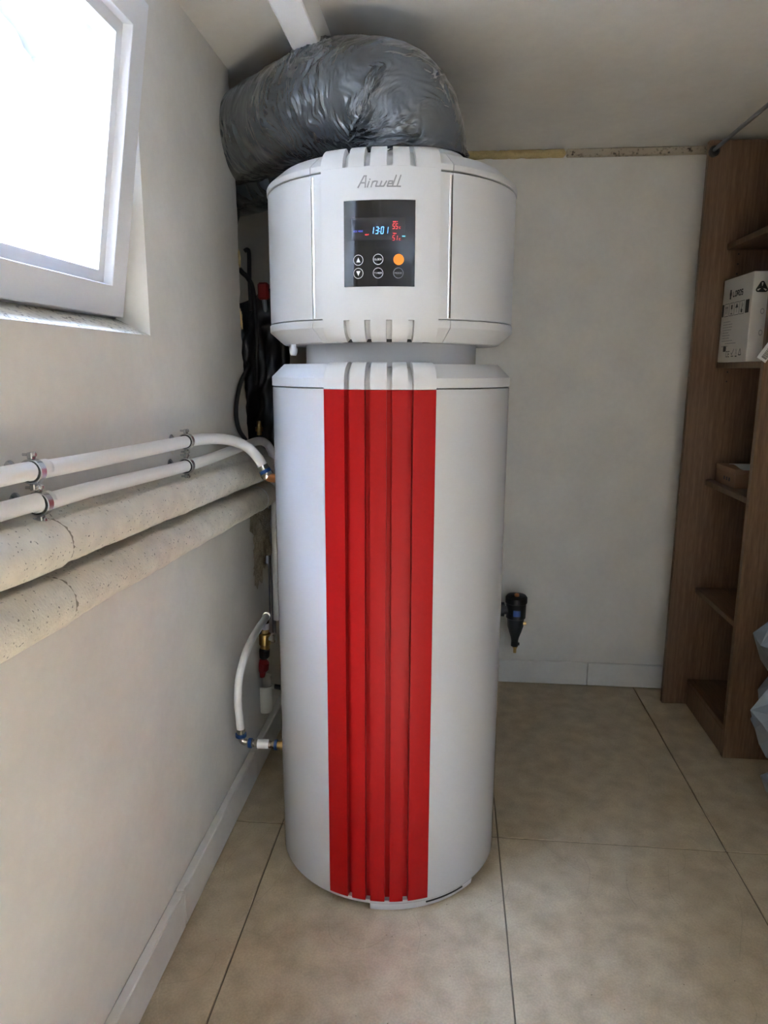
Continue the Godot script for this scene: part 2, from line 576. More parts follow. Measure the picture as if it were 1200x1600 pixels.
func build_outside() -> void:
	var wl := structure("light_well", "sunlit roughcast wall seen through the basement window")
	put("roughcast_wall", span(Vector3(-2.1, 0.6, -5.2), Vector3(-1.9, 3.35, 2.0)), M.render_coat, wl)
	put("coping", span(Vector3(-2.15, 3.35, -5.2), Vector3(-1.75, 3.43, 2.0), 0.01), M.pavement, wl)
	put("ground", span(Vector3(-2.1, 0.6, -5.2), Vector3(WOUT, 0.95, 2.0)), M.pavement, wl)
	put("end_wall", span(Vector3(-1.9, 0.9, -5.2), Vector3(WOUT, 3.0, -5.05)), M.render_coat, wl)
	put("upper_house_wall", span(Vector3(WOUT - 0.02, CEIL + 0.25, -5.2), Vector3(WOUT + 0.2, 6.1, FRONT + 0.15)), M.render_coat, wl)
	put("house_wing_wall", span(Vector3(-2.3, 0.6, 2.0), Vector3(WOUT, 6.1, 2.3)), M.render_coat, wl)
	var yd := structure("yard", "paved yard and dark hedge bank outside the window behind the viewer")
	put("paving", span(Vector3(-0.7, 0.5, FRONT + 0.15), Vector3(6.0, 0.86, 8.0)), M.pavement, yd)
	put("hedge_bank", blob(Vector3(1.2, 1.4, FRONT + 2.2), Vector3(3.2, 1.35, 0.7), 0.2, 0.3, 121, 30), M.hedge, yd)
	var p := thing("drain_pipe", "short grey pipe sticking out of the sunlit wall outside the window", "pipe", Vector3(-1.9, 2.66, -3.25))
	put("pipe", tube(smooth_path([Vector3(0, -0.02, -0.10), Vector3(0.07, 0, 0.10), Vector3(0.12, 0.02, 0.5)], 6), 0.032, 16), M.grey_pipe, p)
	put("flange", turned(Vector3(-0.01, -0.025, -0.12), Vector3(0.5, 0.05, 0.9), [[0, 0], [0, 0.045], [0.03, 0.045], [0.035, 0.03]]), M.grey_pipe, p)

# ------------------------------------------------------------------ window
func build_window(off: Vector3, called: String, label: String) -> void:
	var w := structure(called, label)
	w.position = off
	var z0 := -1.404
	var z1 := -0.534
	put("sill", prism(PackedVector2Array([Vector2(WX, 1.3127), Vector2(-0.668, 1.345), Vector2(WOUT - 0.01, 1.345), Vector2(WOUT - 0.01, 1.3127)]), func(x, y, d): return Vector3(x, y, d), z0, z1), M.sill, w)
	# fixed frame
	var fr := put("fixed_frame", span(Vector3(-0.706, 1.345, z0), Vector3(-0.668, 1.372, z1), 0.002), M.pvc, w)
	put("frame_rail", span(Vector3(-0.706, 1.925, z0), Vector3(-0.668, 1.965, z1), 0.002), M.pvc, w)
	put("frame_jamb", span(Vector3(-0.706, 1.345, z0), Vector3(-0.668, 1.965, -1.362), 0.002), M.pvc, w)
	put("frame_jamb", span(Vector3(-0.706, 1.345, -0.576), Vector3(-0.668, 1.965, z1), 0.002), M.pvc, w)
	put("stay_plate", span(Vector3(-0.700, 1.845, -1.362), Vector3(-0.672, 1.93, -1.3605), 0.0005), M.zinc, w)
	# sash, hinged at its foot and tilted into the room
	var s := Node3D.new()
	s.name = "sash"
	w.add_child(s, true)
	s.position = Vector3(-0.646, 1.3457, -1.389)
	s.rotation = Vector3(0, 0, -deg_to_rad(9.02))
	var L := 0.84
	var H := 0.552
	var rw := 0.056          # visible width of the rail up to the bead
	var st := sb()
	var rail := func(prof: Array) -> void:      # prof: (inset from the outer edge, depth); swept round the four mitred corners
		for i in prof.size():
			var p: Vector2 = prof[i]
			var q: Vector2 = prof[(i + 1) % prof.size()]
			var c := func(v: Vector2, k: int) -> Vector3:
				return [Vector3(v.y, v.x, v.x), Vector3(v.y, v.x, L - v.x), Vector3(v.y, H - v.x, L - v.x), Vector3(v.y, H - v.x, v.x)][k]
			for k in 4:
				var a: Vector3 = c.call(p, k)
				var b: Vector3 = c.call(q, k)
				var d: Vector3 = c.call(q, (k + 1) % 4)
				var e: Vector3 = c.call(p, (k + 1) % 4)
				quad(st, a, b, d, e)
	rail.call([Vector2(0, -0.018), Vector2(0, -0.002), Vector2(0.002, 0.0), Vector2(rw - 0.001, 0.0), Vector2(rw, -0.0015), Vector2(rw, -0.018)])
	rail.call([Vector2(0.02, -0.060), Vector2(0.02, -0.018), Vector2(rw, -0.018), Vector2(0.078, -0.018), Vector2(0.078, -0.060)])
	put("sash_frame", done(st), M.pvc, s)
	st = sb()
	rail.call([Vector2(rw + 0.0012, -0.016), Vector2(rw + 0.0012, -0.0012), Vector2(rw + 0.003, 0.0), Vector2(0.0745, -0.001), Vector2(0.0805, -0.007), Vector2(0.0805, -0.016)])
	put("glazing_bead", done(st), M.pvc, s)
	st = sb()
	rail.call([Vector2(0.078, -0.0165), Vector2(0.078, -0.0125), Vector2(0.0825, -0.0135), Vector2(0.0825, -0.0165)])
	rail.call([Vector2(0.078, -0.0585), Vector2(0.078, -0.0555), Vector2(0.0825, -0.0555), Vector2(0.0825, -0.0585)])
	put("gasket", done(st), M.gasket, s)
	for d in [-0.0265, -0.0425]:
		st = sb()
		rail.call([Vector2(0.078, d - 0.0062), Vector2(0.078, d + 0.0062), Vector2(0.0885, d + 0.0062), Vector2(0.0885, d - 0.0062)])
		put("spacer_bar", done(st), M.spacer, s, "perforated spacer bar between the panes")
	for d in [-0.0185, -0.0345, -0.0510]:
		put("pane", span(Vector3(d - 0.0015, 0.079, 0.079), Vector3(d + 0.0015, H - 0.079, L - 0.079)), M.pane, s)
	put("hinge", span(Vector3(-0.022, 0.03, -0.008), Vector3(-0.004, 0.11, 0.0), 0.002), M.pvc, s)
	var arm := rod(Vector3(-0.690, 1.90, -1.367), Vector3(-0.615, 1.80, -1.367), 0.004, 8)
	put("stay_arm", arm, M.zinc, w)

# ------------------------------------------------------------------ heater
func add_strip(st: SurfaceTool, prof: Array, a0: float, a1: float, n := 6, g0 := 1) -> void:
	add_lathe(st, prof, a0, a1, n, 35.0, Transform3D(), g0)

# two parallel profiles (proud and recessed) over angle bands; closes the steps between them
func ribbed(bands: Array, hi: Array, lo: Array) -> ArrayMesh:
	var st := sb()
	for b in bands:
		var p: Array = hi if b[2] else lo
		var open := p.duplicate()
		var g := 1
		for i in open.size() - 1:
			if i > 0 and absf(rad_to_deg((open[i] - open[i - 1]).angle_to(open[i + 1] - open[i]))) > 28.0: g += 1
			var n := 8 if absf(b[1] - b[0]) > 4.0 else 3
			for k in n:
				var t0 := deg_to_rad(lerpf(b[0], b[1], float(k) / n))
				var t1 := deg_to_rad(lerpf(b[0], b[1], float(k + 1) / n))
				var u: Vector2 = open[i]
				var v: Vector2 = open[i + 1]
				quad(st, Vector3(u.x * sin(t0), u.y, u.x * cos(t0)), Vector3(v.x * sin(t0), v.y, v.x * cos(t0)), Vector3(v.x * sin(t1), v.y, v.x * cos(t1)), Vector3(u.x * sin(t1), u.y, u.x * cos(t1)), g)
	for k in bands.size() + 1:       # side walls at each change of band
		var t := deg_to_rad(bands[0][0] if k == 0 else bands[k - 1][1])
		var outer: bool = k == 0 or k == bands.size()
		for i in hi.size() - 1:
			var a: Vector2 = hi[i]
			var b: Vector2 = hi[i + 1]
			var c: Vector2 = lo[i + 1]
			var d: Vector2 = lo[i]
			if outer:
				c = Vector2(c.x - 0.004, c.y)
				d = Vector2(d.x - 0.004, d.y)
			var o := Vector3(cos(t), 0, -sin(t))
			if k == 0 or (not outer and not bands[k - 1][2]): o = -o
			var pp := func(v: Vector2) -> Vector3: return Vector3(v.x * sin(t), v.y, v.x * cos(t))
			if a.distance_to(d) + b.distance_to(c) > 1e-5: quad_out(st, pp.call(a), pp.call(b), pp.call(c), pp.call(d), o)
	return done(st)

func on_cyl(u: float, y: float, r: float) -> Vector3:       # u: metres round the front from the middle
	var t := u / r
	return Vector3(r * sin(t), y, r * cos(t))

# a bar of width w from a to b drawn on the cylinder, d proud
func add_stroke(st: SurfaceTool, a: Vector2, b: Vector2, w: float, r: float, d: float) -> void:
	var t := (b - a).normalized()
	var n := Vector2(-t.y, t.x) * w * 0.5
	a -= t * w * 0.3
	b += t * w * 0.3
	var c := [a - n, b - n, b + n, a + n]
	var lo := []
	var hi := []
	for p in c:
		lo.append(on_cyl(p.x, p.y, r - 0.0002))
		var m := (p as Vector2).lerp((a + b) * 0.5, 0.06)
		hi.append(on_cyl(m.x, m.y, r + d))
	var mid := on_cyl((a.x + b.x) * 0.5, (a.y + b.y) * 0.5, r)
	quad_out(st, hi[0], hi[1], hi[2], hi[3], Vector3(mid.x, 0, mid.z))
	for k in 4:
		var e: Vector3 = (lo[k] + lo[(k + 1) % 4]) * 0.5 - mid
		quad_out(st, lo[k], lo[(k + 1) % 4], hi[(k + 1) % 4], hi[k], e)

func add_ring(st: SurfaceTool, c: Vector2, r1: float, r2: float, r: float, n := 36) -> void:
	for k in n:
		var a := TAU * k / n
		var b := TAU * (k + 1) / n
		var p := [c + Vector2(cos(a), sin(a)) * r1, c + Vector2(cos(a), sin(a)) * r2, c + Vector2(cos(b), sin(b)) * r2, c + Vector2(cos(b), sin(b)) * r1]
		var q := []
		for v in p: q.append(on_cyl(v.x, v.y, r))
		if r1 <= 0.0: tri_out(st, q[0], q[1], q[2], Vector3(0, 0, 1))
		else: quad_out(st, q[0], q[1], q[2], q[3], Vector3(0, 0, 1))

const SEG := {"0": "abcdef", "1": "bc", "3": "abgcd", "5": "afgcd"}
func add_digit(st: SurfaceTool, ch: String, o: Vector2, w: float, h: float, lw: float, r: float) -> void:
	var sl := 0.12
	var P := func(x: float, y: float) -> Vector2: return o + Vector2(x * w + y * h * sl, y * h)
	var k := {"a": [0.08, 1, 0.92, 1], "b": [1, 0.95, 1, 0.55], "c": [1, 0.45, 1, 0.05], "d": [0.08, 0, 0.92, 0], "e": [0, 0.45, 0, 0.05], "f": [0, 0.95, 0, 0.55], "g": [0.08, 0.5, 0.92, 0.5]}
	for s in SEG[ch]:
		var q: Array = k[s]
		add_stroke(st, P.call(q[0], q[1]), P.call(q[2], q[3]), lw, r, 0.00015)

const GLYPH := {"C": [[1, 1, 0, 1], [0, 1, 0, 0], [0, 0, 1, 0]], "L": [[0, 1, 0, 0], [0, 0, 1, 0]], "O": [[0, 0, 0, 1], [0, 1, 1, 1], [1, 1, 1, 0], [1, 0, 0, 0]], "K": [[0, 0, 0, 1], [0, 0.5, 1, 1], [0, 0.5, 1, 0]], "T": [[0, 1, 1, 1], [0.5, 1, 0.5, 0]], "I": [[0.5, 0, 0.5, 1]], "M": [[0, 0, 0, 1], [0, 1, 0.5, 0.4], [0.5, 0.4, 1, 1], [1, 1, 1, 0]], "E": [[1, 1, 0, 1], [0, 1, 0, 0], [0, 0, 1, 0], [0, 0.5, 0.8, 0.5]], "R": [[0, 0, 0, 1], [0, 1, 1, 1], [1, 1, 1, 0.5], [1, 0.5, 0, 0.5], [0.4, 0.5, 1, 0]], "D": [[0, 0, 0, 1], [0, 1, 0.7, 1], [0.7, 1, 1, 0.6], [1, 0.6, 1, 0.3], [1, 0.3, 0.7, 0], [0.7, 0, 0, 0]], "A": [[0, 0, 0.5, 1], [0.5, 1, 1, 0], [0.2, 0.4, 0.8, 0.4]], "H": [[0, 0, 0, 1], [1, 0, 1, 1], [0, 0.5, 1, 0.5]], "G": [[1, 1, 0, 1], [0, 1, 0, 0], [0, 0, 1, 0], [1, 0, 1, 0.5]], "N": [[0, 0, 0, 1], [0, 1, 1, 0], [1, 0, 1, 1]], "S": [[1, 1, 0, 1], [0, 1, 0, 0.5], [0, 0.5, 1, 0.5], [1, 0.5, 1, 0], [1, 0, 0, 0]]}
func add_word(st: SurfaceTool, word: String, c: Vector2, w: float, h: float, lw: float, r: float) -> void:
	var step := w / word.length()
	for i in word.length():
		if not GLYPH.has(word[i]): continue
		var o := c + Vector2(-w * 0.5 + step * i + step * 0.12, -h * 0.5)
		for s in GLYPH[word[i]]:
			add_stroke(st, o + Vector2(s[0] * step * 0.7, s[1] * h), o + Vector2(s[2] * step * 0.7, s[3] * h), lw, r, 0.0001)

func arc(c: Vector2, r: float, a0: float, a1: float, n := 5) -> Array:     # degrees, 0 = outwards (+radius), 90 = up
	var out := []
	for i in n + 1:
		var a := deg_to_rad(lerpf(a0, a1, float(i) / n))
		out.append(c + Vector2(cos(a), sin(a)) * r)
	return out

func build_heater() -> void:
	var h := thing("water_heater", "tall white heat pump water heater with red ribbed front stripe and lit control panel", "water heater", Vector3(HX, 0, HZ))
	# lower tank
	put("tank_shell", lathe([Vector2(0.20, 0.019), Vector2(0.272, 0.019)] + arc(Vector2(0.272, 0.027), 0.008, -90, 0) + [Vector2(0.280, 1.2085), Vector2(0.2785, 1.2095), Vector2(0.20, 1.2095)], 24.1, 335.9, 120), M.enamel, h)
	put("tank_skirt", lathe([Vector2(0.20, 0.019), Vector2(0.272, 0.019)] + arc(Vector2(0.272, 0.027), 0.008, -90, 0) + [Vector2(0.280, 0.0335), Vector2(0.20, 0.0335)], -24.1, 24.1, 24), M.enamel, h)
	var shoulder := [Vector2(0.20, 1.2118), Vector2(0.2805, 1.2118)] + arc(Vector2(0.2795, 1.2128), 0.0012, -45, 0, 2) + arc(Vector2(0.2782, 1.2305), 0.0025, 0, 43, 3) + arc(Vector2(0.2505, 1.2570), 0.003, 46, 90, 3) + [Vector2(0.19, 1.2605)]
	put("tank_shoulder", lathe(shoulder, 24.1, 335.9, 120), M.plastic, h)
	put("neck", lathe([Vector2(0.200, 1.255), Vector2(0.200, 1.310)], 0, 360, 96), M.plastic, h)
	# feet: curved base plates
	for a in [-4.0, 116.0, 236.0]:
		put("base_foot", lathe([Vector2(0.20, 0.0), Vector2(0.270, 0.0), Vector2(0.2715, 0.0015), Vector2(0.2745, 0.0185), Vector2(0.20, 0.0185)], a, a + 58.0, 24), M.plastic, h)
	put("base_slot", lathe([Vector2(0.26, 0.0125), Vector2(0.2755, 0.0125), Vector2(0.2755, 0.0160), Vector2(0.26, 0.0160)], 24, 46, 12), M.dark, h, "dark slot above the base foot")
	# ribbed front: white part over the shoulder, red part below
	var bands := [[-24.3, -14.7, true], [-14.7, -12.5, false], [-12.5, -5.9, true], [-5.9, -3.6, false], [-3.6, 3.2, true], [3.2, 5.5, false], [5.5, 11.8, true], [11.8, 14.3, false], [14.3, 24.0, true]]
	var hi := [Vector2(0.2825, 1.2085), Vector2(0.2835, 1.2095)]
	var lo := [Vector2(0.2690, 1.2085), Vector2(0.2692, 1.2095)]
	for i in 11:
		var t := deg_to_rad(lerpf(0, 78, i / 10.0))
		hi.append(Vector2(0.2535 + 0.030 * cos(t), 1.2220 + 0.0415 * sin(t)))
		lo.append(Vector2(0.2392 + 0.030 * cos(t), 1.2190 + 0.0350 * sin(t)))
	hi.append(Vector2(0.246, 1.2636))
	lo.append(Vector2(0.238, 1.2535))
	put("front_cap", ribbed(bands, hi, lo), M.plastic, h, "white ribbed cap above the red stripe")
	hi = [Vector2(0.2680, 0.0310), Vector2(0.2815, 0.0310), Vector2(0.2827, 0.0325), Vector2(0.2832, 0.06), Vector2(0.2832, 0.6), Vector2(0.2832, 1.207), Vector2(0.2825, 1.2082), Vector2(0.2680, 1.2082)]
	lo = [Vector2(0.2680, 0.0337), Vector2(0.2688, 0.0337), Vector2(0.2690, 0.0340), Vector2(0.2690, 0.06), Vector2(0.2690, 0.6), Vector2(0.2690, 1.207), Vector2(0.2688, 1.2082), Vector2(0.2680, 1.2082)]
	put("red_stripe", ribbed(bands, hi, lo), M.red, h, "red ribbed front stripe")
	# head: casing, belt, lid
	put("inner_core", lathe([Vector2(0.19, 1.304), Vector2(0.230, 1.308), Vector2(0.266, 1.345), Vector2(0.266, 1.625), Vector2(0.234, 1.657), Vector2(0.0, 1.664)], 0, 360, 96), M.gap, h)
	put("head_casing", lathe([Vector2(0.270, 1.3478), Vector2(0.2785, 1.3478), Vector2(0.2795, 1.349), Vector2(0.2795, 1.6215), Vector2(0.2785, 1.6225), Vector2(0.270, 1.6225)], -29.9, 29.9, 40), M.plastic, h)
	put("head_casing", lathe([Vector2(0.270, 1.3478), Vector2(0.2785, 1.3478), Vector2(0.2795, 1.349), Vector2(0.2795, 1.6215), Vector2(0.2785, 1.6225), Vector2(0.270, 1.6225)], 30.1, 329.9, 110), M.plastic, h)
	var belt := [Vector2(0.200, 1.3030), Vector2(0.2485, 1.3030), Vector2(0.2510, 1.3042), Vector2(0.2805, 1.3298), Vector2(0.2815, 1.3318), Vector2(0.2815, 1.3445), Vector2(0.2803, 1.3462), Vector2(0.270, 1.3462)]
	var lid := [Vector2(0.270, 1.6248), Vector2(0.2805, 1.6248), Vector2(0.2817, 1.6260), Vector2(0.2817, 1.6355), Vector2(0.2800, 1.6385), Vector2(0.2520, 1.6615), Vector2(0.2490, 1.6632), Vector2(0.12, 1.6665), Vector2(0.12, 1.655)]
	for rg in [[-29.8, -24.1, 6], [24.1, 29.8, 6], [30.05, 329.95, 110]]:
		put("head_belt", lathe(belt, rg[0], rg[1], rg[2]), M.plastic, h)
		put("head_lid", lathe(lid, rg[0], rg[1], rg[2]), M.plastic, h)
	put("top_plate", lathe([Vector2(0.125, 1.664), Vector2(0.125, 1.6668), Vector2(0.0, 1.668)], 0, 360, 48), M.plastic, h)
	for s in [-1.0, 1.0]:
		var cs := sb()
		var ca := deg_to_rad(s * 29.35)
		var cb := Basis(Vector3.UP, ca)
		for k in 10:           # half-round bar standing on the casing
			var e := [deg_to_rad(-90.0 + 18.0 * k), deg_to_rad(-72.0 + 18.0 * k)]
			var c0 := []
			for t in e:
				for y in [1.350, 1.618]: c0.append(cb * Vector3(0.0040 * sin(t), y, 0.2790 + 0.0016 * cos(t)))
			quad(cs, c0[0], c0[1], c0[3], c0[2], 1)
			for y in [0, 1]: tri_out(cs, cb * Vector3(0, c0[y].y, 0.279), c0[y], c0[y + 2], Vector3.UP if y == 1 else Vector3.DOWN)
		put("chrome_strip", done(cs), M.chrome, h, "vertical chrome trim strip")
	# fascia: plain middle, notched where it wraps over the bevels
	var flat := [[-24.3, 24.3, true]]
	var nb := [[-24.3, -14.6, true], [-14.6, -12.2, false], [-12.2, -5.9, true], [-5.9, -3.5, false], [-3.5, 2.9, true], [2.9, 5.3, false], [5.3, 11.9, true], [11.9, 14.2, false], [14.2, 24.3, true]]
	put("fascia", ribbed(flat, [Vector2(0.2838, 1.3445), Vector2(0.2838, 1.6270)], [Vector2(0.279, 1.3445), Vector2(0.279, 1.6270)]), M.plastic, h)
	hi = []
	lo = []
	for i in 11:
		var t := deg_to_rad(lerpf(0, 74, i / 10.0))
		hi.append(Vector2(0.2538 + 0.030 * cos(t), 1.6270 + 0.0415 * sin(t)))
		lo.append(Vector2(0.2415 + 0.030 * cos(t), 1.6270 + 0.0345 * sin(t)))
	put("fascia_top", ribbed(nb, hi, lo), M.plastic, h)
	hi = []
	lo = []
	for i in 11:
		var t := deg_to_rad(lerpf(-74, 0, i / 10.0))
		hi.append(Vector2(0.2538 + 0.030 * cos(t), 1.3445 + 0.0435 * sin(t)))
		lo.append(Vector2(0.2415 + 0.030 * cos(t), 1.3445 + 0.0370 * sin(t)))
	put("fascia_bottom", ribbed(nb, hi, lo), M.plastic, h)
	# ledges that close the notches
	for b in nb:
		if not b[2]:
			put("notch_floor", lathe([Vector2(0.270, 1.6262), Vector2(0.2838, 1.6262), Vector2(0.2838, 1.6270), Vector2(0.270, 1.6270)], b[0], b[1], 3), M.plastic, h)
			put("notch_floor", lathe([Vector2(0.270, 1.3445), Vector2(0.2838, 1.3445), Vector2(0.2838, 1.3453), Vector2(0.270, 1.3453)], b[0], b[1], 3), M.plastic, h)
	# logo
	var R := 0.2838
	var px := func(x: float, y: float) -> Vector2:         # from measured marks on the panel to metres round the drum
		return Vector2((x - 588.0) * 0.0012720, 1.5662 - (y - 430.0) * 0.00014735)
	px = func(x: float, y: float) -> Vector2: return Vector2((x - 583.0) * 0.0001538, 1.5668 - (y - 432.0) * 0.0001470)
	var strokes := [
		["A", [[315, 277, 395, 140], [395, 140, 425, 140], [418, 140, 408, 277], [345, 222, 412, 222]]],
		["i", [[458, 208, 436, 275], [466, 186, 470, 180]]],
		["r", [[505, 208, 483, 275], [502, 222, 522, 208], [522, 208, 548, 208]]],
		["w", [[562, 208, 540, 268], [540, 270, 592, 270], [592, 268, 616, 208], [598, 270, 640, 270], [640, 268, 676, 208]]],
		["e", [[696, 240, 742, 240], [742, 240, 752, 208], [752, 208, 706, 208], [706, 208, 684, 270], [684, 271, 742, 271]]],
		["l", [[796, 138, 748, 270], [748, 272, 792, 272]]],
		["l", [[852, 138, 804, 270], [804, 272, 848, 272]]]]
	for s in strokes:
		var st := sb()
		for k in s[1]: add_stroke(st, px.call(k[0], k[1]), px.call(k[2], k[3]), 0.0023, R, 0.0009)
		put("logo_letter", done(st), M.silver, h, "silver letter %s of the maker's name" % s[0])
	# control panel
	var RG := 0.2846
	var panel := [Vector2(0.2835, 1.4076), Vector2(RG - 0.0006, 1.4076), Vector2(RG, 1.4082), Vector2(RG, 1.5660), Vector2(RG - 0.0006, 1.5666), Vector2(0.2835, 1.5666)]
	put("control_panel", lathe(panel, -14.1, 14.1, 32), M.glass_black, h, "black glossy control panel")
	var RD := RG + 0.00012
	put("display_window", lathe([Vector2(RG - 0.001, 1.4935), Vector2(RD, 1.4935), Vector2(RD, 1.5345), Vector2(RG - 0.001, 1.5345)], -10.8, 10.2, 24), M.display, h)
	var RT := RG + 0.00025
	var st := sb()
	for d in [["1", 480, 16], ["3", 540, 30], ["0", 606, 30], ["1", 662, 30]]:
		add_digit(st, d[0], px.call(float(d[1]), 852), 0.0044, 0.0122, 0.0011, RT)
	for y in [790, 826]: add_stroke(st, px.call(590, y + 1), px.call(591, y - 3), 0.0012, RT, 0.00015)
	put("clock_digits", done(st), M.digit_blue, h, "lit blue clock digits reading 13:01")
	st = sb()
	add_digit(st, "5", px.call(752, 792), 0.0036, 0.0090, 0.0008, RT)
	add_digit(st, "5", px.call(790, 792), 0.0036, 0.0090, 0.0008, RT)
	add_word(st, "C", px.call(846, 778), 0.0032, 0.0030, 0.0006, RT)
	put("set_temperature", done(st), M.digit_red, h, "lit red digits reading 55")
	st = sb()
	add_digit(st, "5", px.call(752, 936), 0.0036, 0.0090, 0.0008, RT)
	add_digit(st, "1", px.call(786, 936), 0.0036, 0.0090, 0.0008, RT)
	add_word(st, "C", px.call(846, 922), 0.0032, 0.0030, 0.0006, RT)
	put("water_temperature", done(st), M.digit_red, h, "lit red digits reading 51")
	st = sb()
	add_word(st, "SET", px.call(790, 706), 0.0100, 0.0014, 0.0005, RT)
	put("caption", done(st), M.digit_red, h)
	st = sb()
	add_word(st, "TEMP", px.call(788, 850), 0.0100, 0.0014, 0.0005, RT)
	put("caption", done(st), M.digit_red, h)
	st = sb()
	add_word(st, "HEAT", px.call(432, 862), 0.0080, 0.0018, 0.0006, RT)
	put("caption", done(st), M.digit_red, h)
	st = sb()
	add_word(st, "ECO MODE", px.call(318, 816), 0.0190, 0.0024, 0.0007, RT)
	put("mode_text", done(st), M.text_blue, h, "small lit blue text")
	st = sb()
	add_stroke(st, px.call(878, 883), px.call(910, 883), 0.0022, RT, 0.00015)
	put("indicator_led", done(st), M.led_cyan, h, "small cyan indicator light")
	for b in [[318, 1178, "up"], [318, 1345, "down"], [573, 1172, "CLOCK"], [573, 1345, "TIMER"], [833, 1175, "lit"], [830, 1345, "MODE"]]:
		st = sb()
		var c: Vector2 = px.call(float(b[0]), float(b[1]))
		if b[2] == "lit":
			add_ring(st, c, 0.0, 0.0103, RT)
			put("button", done(st), M.button_orange, h, "round orange lit button")
			continue
		add_ring(st, c, 0.0090, 0.0100, RT)
		if b[2] == "up" or b[2] == "down":
			var s := 1.0 if b[2] == "up" else -1.0
			var t := [c + Vector2(0, 0.0050 * s), c + Vector2(-0.0042, -0.0042 * s), c + Vector2(0.0042, -0.0042 * s)]
			tri_out(st, on_cyl(t[0].x, t[0].y, RT), on_cyl(t[1].x, t[1].y, RT), on_cyl(t[2].x, t[2].y, RT), Vector3(0, 0, 1))
		else:
			add_word(st, b[2], c, 0.0150, 0.0026, 0.0006, RT)
		put("button", done(st), M.ink if b[0] < 600 else M.ink_dim, h, "round outlined touch button")
	# cable gland under the head and duct collar on the lid
	put("cable_gland", lathe([Vector2(0.0, 1.2785), Vector2(0.0055, 1.2785), Vector2(0.0085, 1.2860), Vector2(0.0085, 1.2945), Vector2(0.0065, 1.2945), Vector2(0.0065, 1.3045)], 0, 360, 18, 28.0, Transform3D(Basis(), Vector3(-0.2065, 0, 0.128))), M.plastic, h)
	put("duct_collar", lathe([Vector2(0.108, 1.655), Vector2(0.108, 1.684), Vector2(0.1065, 1.686), Vector2(0.096, 1.686), Vector2(0.096, 1.67)], 0, 360, 48, 28.0, Transform3D(Basis(), Vector3(0.055, 0, 0.085))), M.plastic, h)

# ------------------------------------------------------------------ ducts
func wrinkled_duct(pts: Array, r0: float, r1: float, steps: int, around: int, seed_: int, depth: float) -> ArrayMesh:
	var path := smooth_path(pts, steps)
	var big := noise(6.0, 2, seed_)
	var warp := noise(9.0, 2, seed_ + 1)
	var fold := noise(14.0, 2, seed_ + 2)
	fold.fractal_type = FastNoiseLite.FRACTAL_RIDGED
	var fold2 := noise(40.0, 2, seed_ + 3)
	fold2.fractal_type = FastNoiseLite.FRACTAL_RIDGED
	var fr := frames(path)
	var st := sb()
	var rings := []
	var run := 0.0
	for i in path.size():
		if i > 0: run += path[i].distance_to(path[i - 1])
		var t := float(i) / (path.size() - 1)
		var base := lerpf(r0, r1, t)
		# which side is the inside of the bend
		var hop := mini(20, mini(i, path.size() - 1 - i))
		var b := path[i + hop] + path[i - hop] - path[i] * 2.0
		var bend := clampf(b.length() * 600.0, 0.0, 1.0)
		var bd := b.normalized() if b.length() > 1e-6 else Vector3.ZERO
		var ring := PackedVector3Array()
		for j in around + 1:
			var a := TAU * (j % around) / around
			var d: Vector3 = fr[i][0] * cos(a) + fr[i][1] * sin(a)
			var q := d * base
			var w := warp.get_noise_3d(q.x, q.y + run * 0.8, q.z) * 0.05
			# folds run round the hose: quick along it, slow around it
			var f0 := fold.get_noise_3d((run + w) * 1.5, a_wrap(q, 0) * 0.6, a_wrap(q, 1) * 0.6)
			var f := fold.get_noise_3d((run + w) * 3.6 + 7.0, a_wrap(q, 0) * 1.1, a_wrap(q, 1) * 1.1)
			var f2 := fold2.get_noise_3d((run + w * 1.6) * 2.6, a_wrap(q, 0) * 1.2, a_wrap(q, 1) * 1.2)
			var inner := clampf(0.62 + 0.85 * d.dot(bd) * bend, 0.14, 1.25)
			var mask := clampf(0.75 + 1.6 * big.get_noise_3d(path[i].x + q.x, path[i].y + q.y, path[i].z + q.z), 0.3, 1.3)
			var calm := 1.0 - 0.85 * smoothstep(0.36, 0.56, t)
			var dr := depth * calm * inner * mask * (0.013 * f0 + 0.0140 * f + 0.0060 * f2) + 0.004 * big.get_noise_3d(run * 2.0, q.x * 2.0, q.z * 2.0)
			ring.append(path[i] + d * (base + dr))
		rings.append(ring)
	for i in path.size() - 1:
		for j in around: quad(st, rings[i][j], rings[i + 1][j], rings[i + 1][j + 1], rings[i][j + 1], 1)
	return done(st)

func a_wrap(q: Vector3, k: int) -> float:
	return (q.x + q.z * 0.6) if k == 0 else (q.y - q.z * 0.5)

